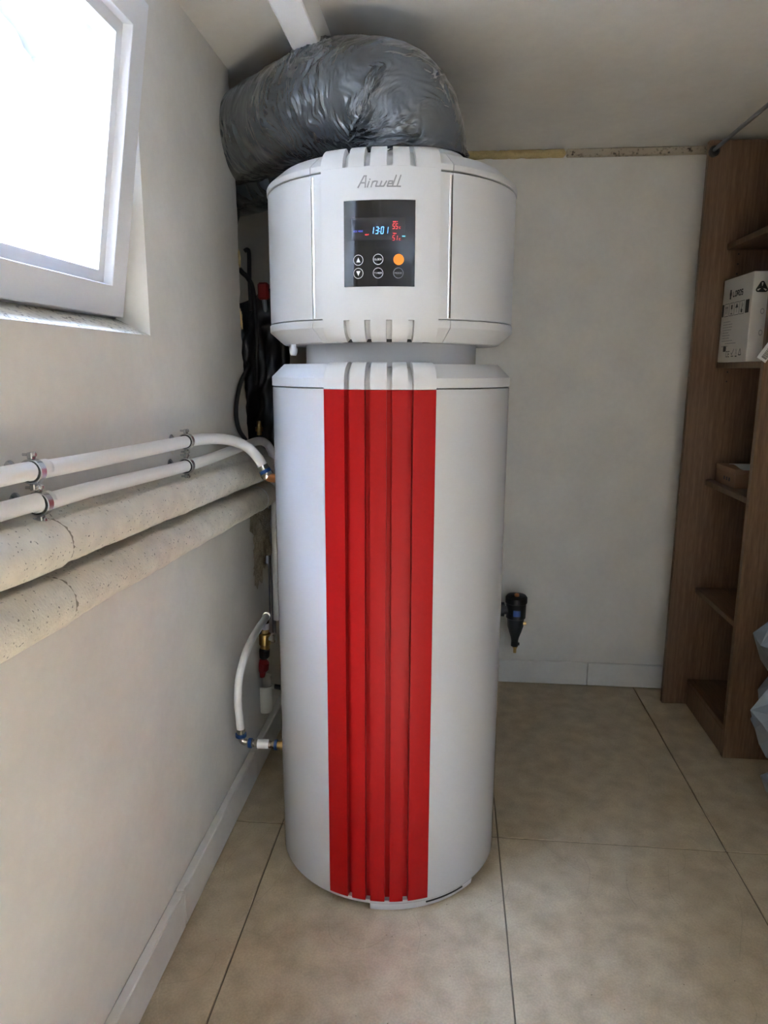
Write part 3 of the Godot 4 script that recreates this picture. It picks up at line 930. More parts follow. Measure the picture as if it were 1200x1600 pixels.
func build_ducts() -> void:
	var d := thing("air_duct", "crumpled dark grey plastic air duct arching from the heater's lid into the wall recess", "duct", Vector3(-0.095, 1.69, -1.64))
	var o := d.position
	var pts := []
	for p in [Vector3(-0.092, 1.6835, -1.640), Vector3(-0.096, 1.738, -1.640), Vector3(-0.128, 1.797, -1.648), Vector3(-0.200, 1.828, -1.673), Vector3(-0.296, 1.846, -1.740), Vector3(-0.425, 1.852, -1.870), Vector3(-0.556, 1.861, -2.020), Vector3(-0.663, 1.875, -2.130), Vector3(-0.86, 1.87, -2.27), Vector3(-0.99, 1.86, -2.33)]: pts.append(p - o)
	put("hose", wrinkled_duct(pts, 0.106, 0.117, 84, 210, 51, 1.0), M.duct, d)
	var d2 := thing("air_duct", "second dark air duct in shadow behind and below the crumpled one", "duct", Vector3(-0.10, 1.69, -1.86))
	o = d2.position
	pts = []
	for p in [Vector3(-0.15, 1.670, -1.870), Vector3(-0.17, 1.72, -1.875), Vector3(-0.25, 1.765, -1.90), Vector3(-0.38, 1.775, -1.99), Vector3(-0.55, 1.79, -2.15), Vector3(-0.75, 1.80, -2.32), Vector3(-0.99, 1.80, -2.48)]: pts.append(p - o)
	put("hose", wrinkled_duct(pts, 0.088, 0.088, 24, 80, 61, 0.6), M.duct, d2)

# ------------------------------------------------------------------ pipes along the left wall
func cast_pipe(ctrl: Array, r: float, tail: float, seed_: int) -> ArrayMesh:
	# round front, mortared back to the wall with a concave fillet above and a short one below
	var path := smooth_path(ctrl, 40)
	var f := noise(9.0, 3, seed_)
	var st := sb()
	var rings := []
	for i in path.size():
		var c := path[i]
		var ring := PackedVector3Array()
		ring.append(Vector3(WX - 0.005, c.y - r * 0.80, c.z))
		for k in 25:
			var a := deg_to_rad(lerpf(-112, 96, k / 24.0))
			var rr := r + 0.0022 * f.get_noise_3d(c.x + cos(a) * r, c.y + sin(a) * r, c.z) + 0.0012 * f.get_noise_3d(cos(a) * r * 6, sin(a) * r * 6, c.z * 5)
			ring.append(Vector3(c.x + cos(a) * rr, c.y + sin(a) * rr, c.z))
		for k in 6:
			var t := (k + 1) / 6.0
			var x := lerpf(c.x - r * 0.10, WX - 0.002, t)
			ring.append(Vector3(x, c.y + r * (0.99 - 0.04 * t) + tail * t * t + 0.003 * f.get_noise_2d(c.z * 4.0, t), c.z))
		rings.append(ring)
	for i in path.size() - 1:
		for j in rings[0].size() - 1: quad(st, rings[i][j], rings[i][j + 1], rings[i + 1][j + 1], rings[i + 1][j], 1)
	return done(st)

func build_pipes() -> void:
	var spec := [[1.0085, 0.0597, 0.0345, 0.030, "upper fat mortared white heating pipe along the left wall", -2.22, 71], [0.9226, 0.0470, 0.0355, 0.008, "lower fat mortared white heating pipe along the left wall", -2.32, 72]]
	for s in spec:
		var y_at := func(z: float) -> float: return s[0] + (z + 0.813) * s[1] if z > -0.813 else s[0] + (z + 0.813) * 0.0405 if s[6] == 71 else s[0] + (z + 0.813) * 0.0390
		var t := thing("heating_pipe", s[4], "pipe")
		var cx := -0.566
		var joint := -0.93 if s[6] == 71 else -0.925
		put("pipe", cast_pipe([Vector3(cx, y_at.call(joint - 0.004), joint - 0.004), Vector3(cx, y_at.call(-1.3), -1.3), Vector3(cx, y_at.call(-1.7), -1.7), Vector3(cx + 0.004, y_at.call(s[5]), s[5])], s[2], s[3], s[6]), M.mortar_pipe, t)
		put("pipe_sleeve", cast_pipe([Vector3(cx, y_at.call(1.1), 1.1), Vector3(cx, y_at.call(0.2), 0.2), Vector3(cx, y_at.call(joint), joint)], s[2] + 0.0032, s[3], s[6] + 4), M.mortar_pipe, t)
		# cracked ring of old filler at the joint
		var st := sb()
		var c := Vector3(cx, y_at.call(joint), joint - 0.002)
		var f := noise(3.0, 3, s[6])
		for k in 40:
			var pt := func(m: int, q: float) -> Vector3:
				var a := deg_to_rad(lerpf(-115, 125, m / 40.0))
				var rr: float = s[2] + 0.0012 + 0.0022 * f.get_noise_1d(m * 0.9)
				return c + Vector3(cos(a) * rr, sin(a) * rr, q * (0.004 + 0.002 * f.get_noise_1d(m * 1.7 + 50)) + 0.003 * f.get_noise_1d(m * 0.6))
			quad(st, pt.call(k, -1.0), pt.call(k + 1, -1.0), pt.call(k + 1, 1.0), pt.call(k, 1.0), 1)
		put("joint_ring", done(st), M.crack, t, "cracked dirty joint ring")
		put("end_ring", tube_ring(Vector3(cx + 0.003, y_at.call(-2.0), -2.0), s[2] + 0.0005, 0.0012), M.paper, t)
	# white plastic water pipes on clips
	var u := thing("water_pipe", "upper white plastic water pipe on clips, bending down to the heater's side", "pipe")
	var up := [Vector3(-0.566, 1.147, 1.1), Vector3(-0.566, 1.135, 0.4), Vector3(-0.566, 1.1135, -0.835), Vector3(-0.567, 1.1105, -0.91), Vector3(-0.567, 1.1050, -1.09), Vector3(-0.567, 1.0960, -1.465), Vector3(-0.560, 1.0925, -1.57), Vector3(-0.540, 1.081, -1.68), Vector3(-0.513, 1.058, -1.745), Vector3(-0.487, 1.029, -1.755), Vector3(-0.474, 1.006, -1.752)]
	put("pipe", tube(smooth_path(up, 12), 0.0128, 20), M.pex, u)
	var dv := Vector3(0.45, -0.88, 0.0)
	put("press_sleeve", turned(up[-1] - dv * 0.004, dv, [[0, 0], [0, 0.0138], [0.010, 0.0138], [0.010, 0.0148], [0.016, 0.0148], [0.016, 0]]), M.nickel, u, "nickel press sleeve")
	put("blue_ring", turned(up[-1] + dv * 0.008, dv, [[0, 0], [0, 0.0150], [0.009, 0.0155], [0.009, 0]]), M.blue_ring, u, "blue plastic ring")
	put("nut", turned(up[-1] + dv * 0.017, dv, [[0, 0], [0, 0.0165], [0.008, 0.0165], [0.014, 0.0140], [0.014, 0]], 6), M.nickel, u, "hexagonal nickel nut")
	put("elbow", tube(smooth_path([Vector3(-0.467, 0.990, -1.752), Vector3(-0.459, 0.981, -1.750), Vector3(-0.445, 0.979, -1.746), Vector3(-0.420, 0.979, -1.740)], 6), 0.0115, 16), M.copper_part, u, "copper coloured elbow into the heater")
	var l := thing("water_pipe", "lower white plastic water pipe on clips, passing behind the upper one and down the corner", "pipe")
	var lp := [Vector3(-0.5635, 1.107, 1.1), Vector3(-0.5635, 1.092, 0.4), Vector3(-0.5635, 1.0705, -0.828), Vector3(-0.5635, 1.0650, -0.912), Vector3(-0.5635, 1.0612, -1.073), Vector3(-0.5635, 1.0450, -1.468), Vector3(-0.5635, 1.0425, -1.672), Vector3(-0.566, 1.0428, -1.962), Vector3(-0.571, 1.040, -2.06), Vector3(-0.566, 1.032, -2.115), Vector3(-0.553, 1.012, -2.13), Vector3(-0.543, 0.968, -2.13), Vector3(-0.541, 0.815, -2.13), Vector3(-0.544, 0.462, -2.13)]
	put("pipe", tube(smooth_path(lp, 12), 0.0122, 20), M.pex, l)
	# clips: ring, rubber liner, bolts, stud and wall plate
	var clips := [
		[Vector3(-0.5667, 1.1105, -0.911), "steel pipe clip on the upper water pipe, nearest the window side"],
		[Vector3(-0.5635, 1.0650, -0.916), "steel pipe clip with black liner on the lower water pipe, nearest the window side"],
		[Vector3(-0.567, 1.0960, -1.480), "steel pipe clip on the upper water pipe, nearer the heater"],
		[Vector3(-0.5635, 1.0450, -1.466), "steel pipe clip with black liner on the lower water pipe, nearer the heater"]]
	for i in 4:
		var c: Vector3 = clips[i][0]
		var k := thing("pipe_clip", clips[i][1], "pipe clip", c, "pipe clips on the white water pipes")
		var band := func(ri: float, ro: float, wd: float) -> ArrayMesh:
			return lathe([Vector2(ri, -wd), Vector2(ro - 0.0006, -wd), Vector2(ro, -wd + 0.0006), Vector2(ro, wd - 0.0006), Vector2(ro - 0.0006, wd), Vector2(ri, wd), Vector2(ri, -wd)], 0, 360, 36, 28.0, Transform3D(Basis(Vector3.RIGHT, Vector3.BACK, Vector3.DOWN), Vector3.ZERO))
		put("ring", band.call(0.0148, 0.0172, 0.0065), M.zinc, k)
		put("liner", band.call(0.0126, 0.0150, 0.0080), M.rubber, k)
		for s in [-1.0, 1.0]:
			var st := sb()
			add_box(st, Vector3(0, s * 0.0215, 0), Vector3(0.0075, 0.0095, 0.011), 0.0012)
			put("ear", done(st), M.zinc, k)
			st = sb()
			var ax := Transform3D(Basis(Vector3.UP, Vector3.RIGHT, Vector3.FORWARD), Vector3(-0.012, s * 0.0228, 0))
			add_lathe(st, [Vector2(0, 0), Vector2(0.0020, 0), Vector2(0.0020, 0.014), Vector2(0.0042, 0.014), Vector2(0.0042, 0.0175), Vector2(0.0025, 0.019), Vector2(0, 0.019)], 0, 360, 12, 28.0, ax)
			put("bolt", done(st), M.zinc, k)
		put("stud", rod(Vector3(-0.0165, 0, 0), Vector3(WX - c.x - 0.002, 0, 0), 0.0035, 12), M.zinc, k)
		put("wall_plate", turned(Vector3(WX - c.x - 0.001, 0, 0), Vector3.RIGHT, [[0, 0], [0, 0.0145], [0.002, 0.0145], [0.007, 0.008], [0.008, 0.0], ], 24), M.zinc, k)
	# smear of filler behind the far clips
	var sm := thing("filler_smear", "rough smear of filler on the wall behind the far pipe clips", "plaster patch", Vector3(WX, 1.07, -1.485))
	put("smear", blob(Vector3(-0.002, 0.012, 0), Vector3(0.007, 0.014, 0.016), 0.5, 0.12, 81, 14), M.mortar_pipe, sm)

func tube_ring(c: Vector3, r: float, t: float) -> ArrayMesh:
	var path := PackedVector3Array()
	for k in 33:
		var a := deg_to_rad(lerpf(-110, 110, k / 32.0))
		path.append(c + Vector3(cos(a) * r, sin(a) * r, 0))
	return tube(path, t, 8)

# ------------------------------------------------------------------ recess left of the heater
func build_alcove() -> void:
	# crumpled black sheet hanging in the recess
	var sh := thing("plastic_sheet", "crumpled black plastic sheet hanging in the wall recess beside the heater", "plastic sheet", Vector3(-0.78, 1.0, -2.4))
	var f := noise(5.0, 3, 91)
	f.fractal_type = FastNoiseLite.FRACTAL_RIDGED
	var st := sb()
	var at := func(i: int, j: int, back: float) -> Vector3:
		var u := i / 40.0
		var v := j / 60.0
		var x := lerpf(-0.21, 0.26, u)
		var top: float = 0.50 + 0.05 * sin(u * 9.0) - 0.06 * u
		var y := lerpf(-0.16, top, v)
		return Vector3(x, y, 0.10 + 0.06 * f.get_noise_2d(x * 2.2, y * 0.5) + 0.02 * sin(u * 20.0 + 2.0 * v) - back)
	for i in 40:
		for j in 60:
			quad(st, at.call(i, j, 0.0), at.call(i, j + 1, 0.0), at.call(i + 1, j + 1, 0.0), at.call(i + 1, j, 0.0), 1)
			quad(st, at.call(i, j, 0.004), at.call(i + 1, j, 0.004), at.call(i + 1, j + 1, 0.004), at.call(i, j + 1, 0.004), 2)
	put("sheet", done(st), M.sheet, sh)
	var c := thing("cable", "black cable dropping from under the duct along the recess edge", "cable", Vector3(-0.65, 1.8, -2.25))
	put("cable", tube(smooth_path([Vector3(0.02, 0.06, 0), Vector3(0.011, 0.01, 0), Vector3(0.0, -0.05, 0), Vector3(-0.018, -0.105, 0), Vector3(-0.03, -0.155, 0), Vector3(-0.03, -0.22, 0), Vector3(-0.008, -0.255, 0), Vector3(0.012, -0.275, 0), Vector3(0.027, -0.315, 0), Vector3(0.032, -0.43, 0), Vector3(0.03, -0.6, 0)], 8), 0.0075, 10), M.cable, c)
	var c2 := thing("cable", "short hooked black cable end in the middle of the recess", "cable", Vector3(-0.64, 1.55, -2.27))
	put("cable", tube(smooth_path([Vector3(-0.012, 0.058, 0), Vector3(-0.003, 0.062, 0), Vector3(0.002, 0.048, 0), Vector3(0.001, -0.03, 0), Vector3(0.003, -0.12, 0)], 8), 0.0065, 10), M.cable, c2)
	var c3 := thing("cable", "black cable looping out over the wall edge above the white pipes", "cable", Vector3(-0.588, 1.15, -1.95))
	put("cable", tube(smooth_path([Vector3(-0.02, 0.115, -0.16), Vector3(0, 0.105, -0.10), Vector3(0, 0.067, -0.024), Vector3(0, 0.016, 0.024), Vector3(0, -0.027, 0.036), Vector3(0, -0.068, 0.012), Vector3(0, -0.10, -0.045), Vector3(-0.02, -0.115, -0.11)], 8), 0.0060, 10), M.cable, c3)
	var rv := thing("expansion_vessel", "red metal vessel mostly hidden behind the heater's neck", "vessel", Vector3(-0.345, 0.0, -2.30))
	put("body", lathe([Vector2(0, 0.98), Vector2(0.06, 0.99), Vector2(0.105, 1.04), Vector2(0.118, 1.10), Vector2(0.118, 1.34), Vector2(0.105, 1.40), Vector2(0.06, 1.45), Vector2(0, 1.46)], 0, 360, 40), M.red_part, rv)
	put("bracket", span(Vector3(-0.05, 1.20, -0.47), Vector3(0.05, 1.23, -0.10), 0.003), M.steel, rv)
	var rk := thing("valve_handle", "dark red valve handle in the recess left of the heater's head", "valve", Vector3(-0.60, 1.49, -2.29))
	put("handle", box_mesh(Vector3.ZERO, Vector3(0.034, 0.052, 0.03), 0.006), M.red_part, rk)
	put("stem", rod(Vector3(0, -0.02, 0), Vector3(0.0, -0.10, -0.03), 0.008, 10), M.steel, rk)
	var br := thing("brass_fitting", "small brass fitting in the dark recess above the white pipes", "fitting", Vector3(-0.62, 1.06, -2.26))
	put("body", turned(Vector3(0, -0.02, 0), Vector3.UP, [[0, 0], [0, 0.008], [0.012, 0.008], [0.012, 0.013], [0.026, 0.013], [0.026, 0.008], [0.045, 0.007], [0.045, 0]], 6), M.brass, br)
	# broken mortar under the recess
	var mb := thing("broken_mortar", "lump of broken mortar and rubble at the foot of the recess under the fat pipes", "mortar", Vector3(-0.60, 0.70, -2.17))
	put("lump", blob(Vector3(-0.005, 0.03, 0.01), Vector3(0.028, 0.10, 0.075), 0.8, 0.16, 92, 28), M.mortar, mb)
	put("lump", blob(Vector3(0.0, -0.055, 0.055), Vector3(0.016, 0.05, 0.045), 0.9, 0.2, 93, 20), M.mortar, mb)
	put("lump", blob(Vector3(-0.01, 0.16, 0.0), Vector3(0.02, 0.05, 0.05), 0.9, 0.2, 94, 20), M.mortar, mb)
	# dabs of foam on the broken wall edge
	for d in [[Vector3(-0.602, 1.800, -2.022), Vector3(0.008, 0.020, 0.010), "yellowish foam dab on the wall edge beside the duct"], [Vector3(-0.602, 1.550, -2.032), Vector3(0.007, 0.022, 0.009), "yellowish foam dab halfway up the recess edge"], [Vector3(-0.602, 1.385, -2.030), Vector3(0.006, 0.030, 0.008), "long pale foam dab low on the recess edge"]]:
		var fo := thing("foam_dab", d[2], "foam", d[0], "foam dabs on the recess edge")
		put("foam", blob(Vector3.ZERO, d[1], 0.6, 0.14, int(d[0].y * 100), 14), M.foam, fo)

# ------------------------------------------------------------------ valves and hose low on the left
func build_lower_fittings() -> void:
	var sp := thing("steel_pipe", "thin dark steel pipe rising in the corner behind the valve group", "pipe", Vector3(-0.60, 0.0, -2.25))
	put("pipe", rod(Vector3(-0.006, 0.42, 0), Vector3(-0.001, 0.80, 0), 0.009, 14), M.steel, sp)
	put("pipe", rod(Vector3(0.022, 0.36, 0.03), Vector3(0.022, 0.86, 0.03), 0.007, 14), M.steel, sp)
	var fh := thing("flexible_hose", "white plastic hose curving down to the brass inlet low on the heater", "hose", Vector3(-0.545, 0.25, -1.78))
	var o := fh.position
	var pts := []
	for p in [Vector3(-0.553, 0.505, -2.03), Vector3(-0.548, 0.510, -1.97), Vector3(-0.545, 0.512, -1.90), Vector3(-0.545, 0.502, -1.82), Vector3(-0.546, 0.480, -1.765), Vector3(-0.553, 0.435, -1.740), Vector3(-0.558, 0.370, -1.738), Vector3(-0.556, 0.320, -1.740), Vector3(-0.554, 0.282, -1.740)]: pts.append(p - o)
	put("hose", tube(smooth_path(pts, 10), 0.0108, 18), M.pex, fh)
	put("sleeve", turned(Vector3(-0.554, 0.289, -1.74) - o, Vector3.DOWN, [[0, 0], [0, 0.0118], [0.014, 0.0118], [0.014, 0]]), M.nickel, fh)
	put("blue_ring", turned(Vector3(-0.554, 0.275, -1.74) - o, Vector3.DOWN, [[0, 0], [0, 0.0150], [0.009, 0.0150], [0.009, 0]]), M.blue_ring, fh, "blue plastic ring")
	put("elbow", tube(smooth_path([Vector3(-0.554, 0.268, -1.74) - o, Vector3(-0.551, 0.255, -1.74) - o, Vector3(-0.541, 0.249, -1.74) - o, Vector3(-0.530, 0.248, -1.74) - o], 6), 0.0095, 16), M.nickel, fh)
	var X := Vector3.RIGHT
	put("blue_ring", turned(Vector3(-0.533, 0.248, -1.74) - o, X, [[0, 0], [0, 0.0135], [0.009, 0.0135], [0.009, 0]]), M.blue_ring, fh, "blue plastic ring")
	put("nipple", turned(Vector3(-0.524, 0.248, -1.74) - o, X, [[0, 0], [0, 0.0105], [0.005, 0.0105], [0.005, 0.0085], [0.009, 0.0085], [0.009, 0.0105], [0.016, 0.0105], [0.016, 0]]), M.nickel, fh)
	put("dielectric_sleeve", turned(Vector3(-0.508, 0.2475, -1.74) - o, X, [[0, 0], [0, 0.0120], [0.001, 0.0128], [0.030, 0.0128], [0.031, 0.0120], [0.031, 0]]), M.pex, fh, "white insulating sleeve")
	put("nipple", turned(Vector3(-0.477, 0.247, -1.74) - o, X, [[0, 0], [0, 0.0100], [0.006, 0.0100], [0.006, 0.0085], [0.010, 0.0085], [0.010, 0.0105], [0.016, 0.0105], [0.016, 0]]), M.nickel, fh)
	put("blue_ring", turned(Vector3(-0.461, 0.2465, -1.74) - o, X, [[0, 0], [0, 0.0140], [0.008, 0.0140], [0.008, 0]]), M.blue_ring, fh, "blue plastic ring")
	put("nipple", turned(Vector3(-0.453, 0.2465, -1.74) - o, X, [[0, 0], [0, 0.0105], [0.010, 0.0105], [0.010, 0.013], [0.032, 0.013]]), M.brass, fh, "brass inlet")
	# safety valve group on the wall corner
	var v := thing("safety_valve", "brass safety valve group with black knob and red spout above the siphon cup", "valve", Vector3(-0.588, 0.0, -2.12))
	var D := Vector3.DOWN
	put("union", turned(Vector3(0.008, 0.475, 0.0), D, [[0, 0], [0, 0.012], [0.022, 0.012], [0.022, 0.009], [0.03, 0.009], [0.03, 0]]), M.nickel, v)
	put("hose_stub", turned(Vector3(0.008, 0.452, 0.0), D, [[0, 0], [0, 0.0115], [0.020, 0.0115], [0.020, 0]]), M.pex, v, "white plastic stub")
	put("hose_entry", rod(Vector3(0.012, 0.478, 0.0), Vector3(0.034, 0.506, 0.085), 0.0125, 14), M.nickel, v)
	put("body", turned(Vector3(0.004, 0.432, 0.0), D, [[0, 0], [0, 0.013], [0.012, 0.013], [0.016, 0.019], [0.050, 0.019], [0.056, 0.015], [0.066, 0.015], [0.066, 0]]), M.brass, v)
	put("side_port", turned(Vector3(0.004, 0.402, 0.0), Vector3(1, 0.05, 0.1), [[0, 0], [0, 0.011], [0.026, 0.011], [0.026, 0.016], [0.036, 0.016], [0.038, 0.010], [0.038, 0]]), M.nickel, v)
	put("lever", box_mesh(Vector3(-0.020, 0.392, 0.012), Vector3(0.008, 0.06, 0.010), 0.003), M.black, v)
	put("knob", turned(Vector3(0.0, 0.368, 0.0), D, [[0, 0], [0, 0.016], [0.006, 0.019], [0.030, 0.017], [0.036, 0.012], [0.036, 0]]), M.black, v, "black valve knob")
	put("spout", turned(Vector3(-0.003, 0.330, 0.004), Vector3(-0.12, -1, 0), [[0, 0], [0, 0.012], [0.010, 0.021], [0.034, 0.021], [0.044, 0.013], [0.060, 0.011], [0.060, 0.0]]), M.red_part, v, "red plastic spout")
	put("wall_bracket", span(Vector3(-0.0115, 0.40, -0.012), Vector3(-0.002, 0.43, 0.012), 0.002), M.steel, v)
	var c := thing("siphon_cup", "off-white plastic siphon cup below the safety valve", "siphon", Vector3(-0.588, 0.0, -2.12))
	put("cup", lathe([Vector2(0, 0.148), Vector2(0.0205, 0.148), Vector2(0.023, 0.151), Vector2(0.0245, 0.232), Vector2(0.0262, 0.233), Vector2(0.0262, 0.240), Vector2(0.0240, 0.241), Vector2(0.0215, 0.241), Vector2(0.0205, 0.16), Vector2(0, 0.158)], 0, 360, 32, 28.0, Transform3D(Basis(), Vector3(0.0, 0, 0.0))), M.siphon, c)
	put("funnel", lathe([Vector2(0.0225, 0.238), Vector2(0.0225, 0.262), Vector2(0.0205, 0.272), Vector2(0.019, 0.272), Vector2(0.0205, 0.238)], 70, 300, 24), M.siphon, c)
	put("side_ring", turned(Vector3(0.022, 0.236, 0), X, [[0, 0], [0, 0.009], [0.010, 0.009], [0.010, 0.005], [0.004, 0.005]]), M.siphon, c)
	put("drain", rod(Vector3(0.03, 0.236, 0.0), Vector3(0.30, 0.20, 0.0), 0.008, 12), M.black, c)

# ------------------------------------------------------------------ back wall and ceiling
func build_back_wall_things() -> void:
	var tr := thing("ceiling_trunking", "boxed white pipe trunking running along the ceiling over the duct", "trunking", Vector3(-0.331, CEIL, -0.9))
	put("trunking_base", span(Vector3(-0.030, -0.060, BACK + 0.9), Vector3(0.030, 0.0, 2.2)), M.trim, tr)
	put("trunking_cover", span(Vector3(-0.032, -0.0835, BACK + 0.9), Vector3(0.032, -0.0605, 2.2), 0.0025), M.trim, tr)
	# foam bead and batten in the corner under the ceiling
	var fo := thing("foam_bead", "bead of yellow expanding foam along the top of the back wall", "foam")
	var f := noise(18.0, 3, 101)
	var st := sb()
	var path := PackedVector3Array()
	for i in 90: path.append(Vector3(lerpf(-0.30, 0.378, i / 89.0), 1.9985, BACK + 0.010))
	add_tube(st, path, func(t, a, c): return minf(0.0145, 0.0145 + 0.010 * f.get_noise_3d(c.x * 1.4, cos(a) * 0.06, sin(a) * 0.06)) * (1.0 if t < 0.985 else sqrt(maxf(0.0, 1.0 - pow((t - 0.985) / 0.016, 2.0)))), 18)
	put("foam", done(st), M.foam, fo)
	var ba := thing("batten", "narrow plastered batten along the top of the back wall beside the foam", "batten")
	put("batten", span(Vector3(0.380, 1.985, BACK), Vector3(RIGHT, CEIL, BACK + 0.016), 0.004), M.batten, ba)
	# black magnetic filter with brass ends
	var fi := thing("water_filter", "black cylindrical water filter with brass drain on the back wall right of the heater", "filter", Vector3(0.264, 0.0, -2.68))
	put("cap", lathe([Vector2(0.0, 0.3985), Vector2(0.022, 0.3985), Vector2(0.036, 0.394), Vector2(0.042, 0.386), Vector2(0.042, 0.366), Vector2(0.039, 0.362)], 0, 360, 36), M.black, fi)
	put("body", lathe([Vector2(0.013, 0.205), Vector2(0.016, 0.222), Vector2(0.024, 0.245), Vector2(0.031, 0.270), Vector2(0.033, 0.300), Vector2(0.038, 0.305), Vector2(0.038, 0.365)], 0, 360, 36), M.black, fi)
	put("print_label", lathe([Vector2(0.0382, 0.318), Vector2(0.0384, 0.318), Vector2(0.0384, 0.342), Vector2(0.0382, 0.342)], -20, 22, 10), M.blue_ring, fi, "dark blue printed label")
	put("air_vent", turned(Vector3(-0.001, 0.396, 0.020), Vector3(0, 1, 0.4), [[0, 0], [0, 0.010], [0.008, 0.010], [0.011, 0.006], [0.011, 0]], 6), M.copper_part, fi, "brass vent screw")
	put("drain_collar", lathe([Vector2(0, 0.186), Vector2(0.014, 0.186), Vector2(0.014, 0.207), Vector2(0, 0.207)], 0, 360, 18), M.black, fi)
	put("drain_tap", turned(Vector3(0.002, 0.192, 0), Vector3.DOWN, [[0, 0], [0, 0.009], [0.014, 0.009], [0.014, 0.006], [0.034, 0.006], [0.034, 0]]), M.brass, fi, "brass drain spout")
	put("tap_handle", turned(Vector3(0.010, 0.196, 0.004), Vector3.RIGHT, [[0, 0], [0, 0.006], [0.008, 0.006], [0.008, 0]]), M.black, fi)
	put("side_screw", turned(Vector3(0.028, 0.284, 0.010), Vector3.RIGHT, [[0, 0], [0, 0.007], [0.012, 0.007], [0.012, 0]], 6), M.brass, fi)
	put("union_knob", turned(Vector3(-0.030, 0.335, 0), Vector3.LEFT, [[0, 0], [0, 0.020], [0.016, 0.020], [0.016, 0.028], [0.045, 0.028], [0.045, 0]]), M.black, fi)
	put("supply_pipe", tube(smooth_path([Vector3(-0.06, 0.335, 0), Vector3(-0.30, 0.335, 0), Vector3(-0.42, 0.335, 0), Vector3(-0.44, 0.30, 0), Vector3(-0.44, 0.02, 0)], 6), 0.012, 12), M.steel, fi)
	put("bracket", span(Vector3(-0.012, 0.30, -0.082), Vector3(0.012, 0.35, -0.03), 0.002), M.black, fi)
	put("wire", tube(smooth_path([Vector3(-0.036, 0.375, 0.006), Vector3(-0.043, 0.34, 0.008), Vector3(-0.040, 0.29, 0.006), Vector3(-0.046, 0.24, 0.006), Vector3(-0.036, 0.19, 0.006)], 8), 0.0012, 6), M.siphon, fi, "thin pale wire")

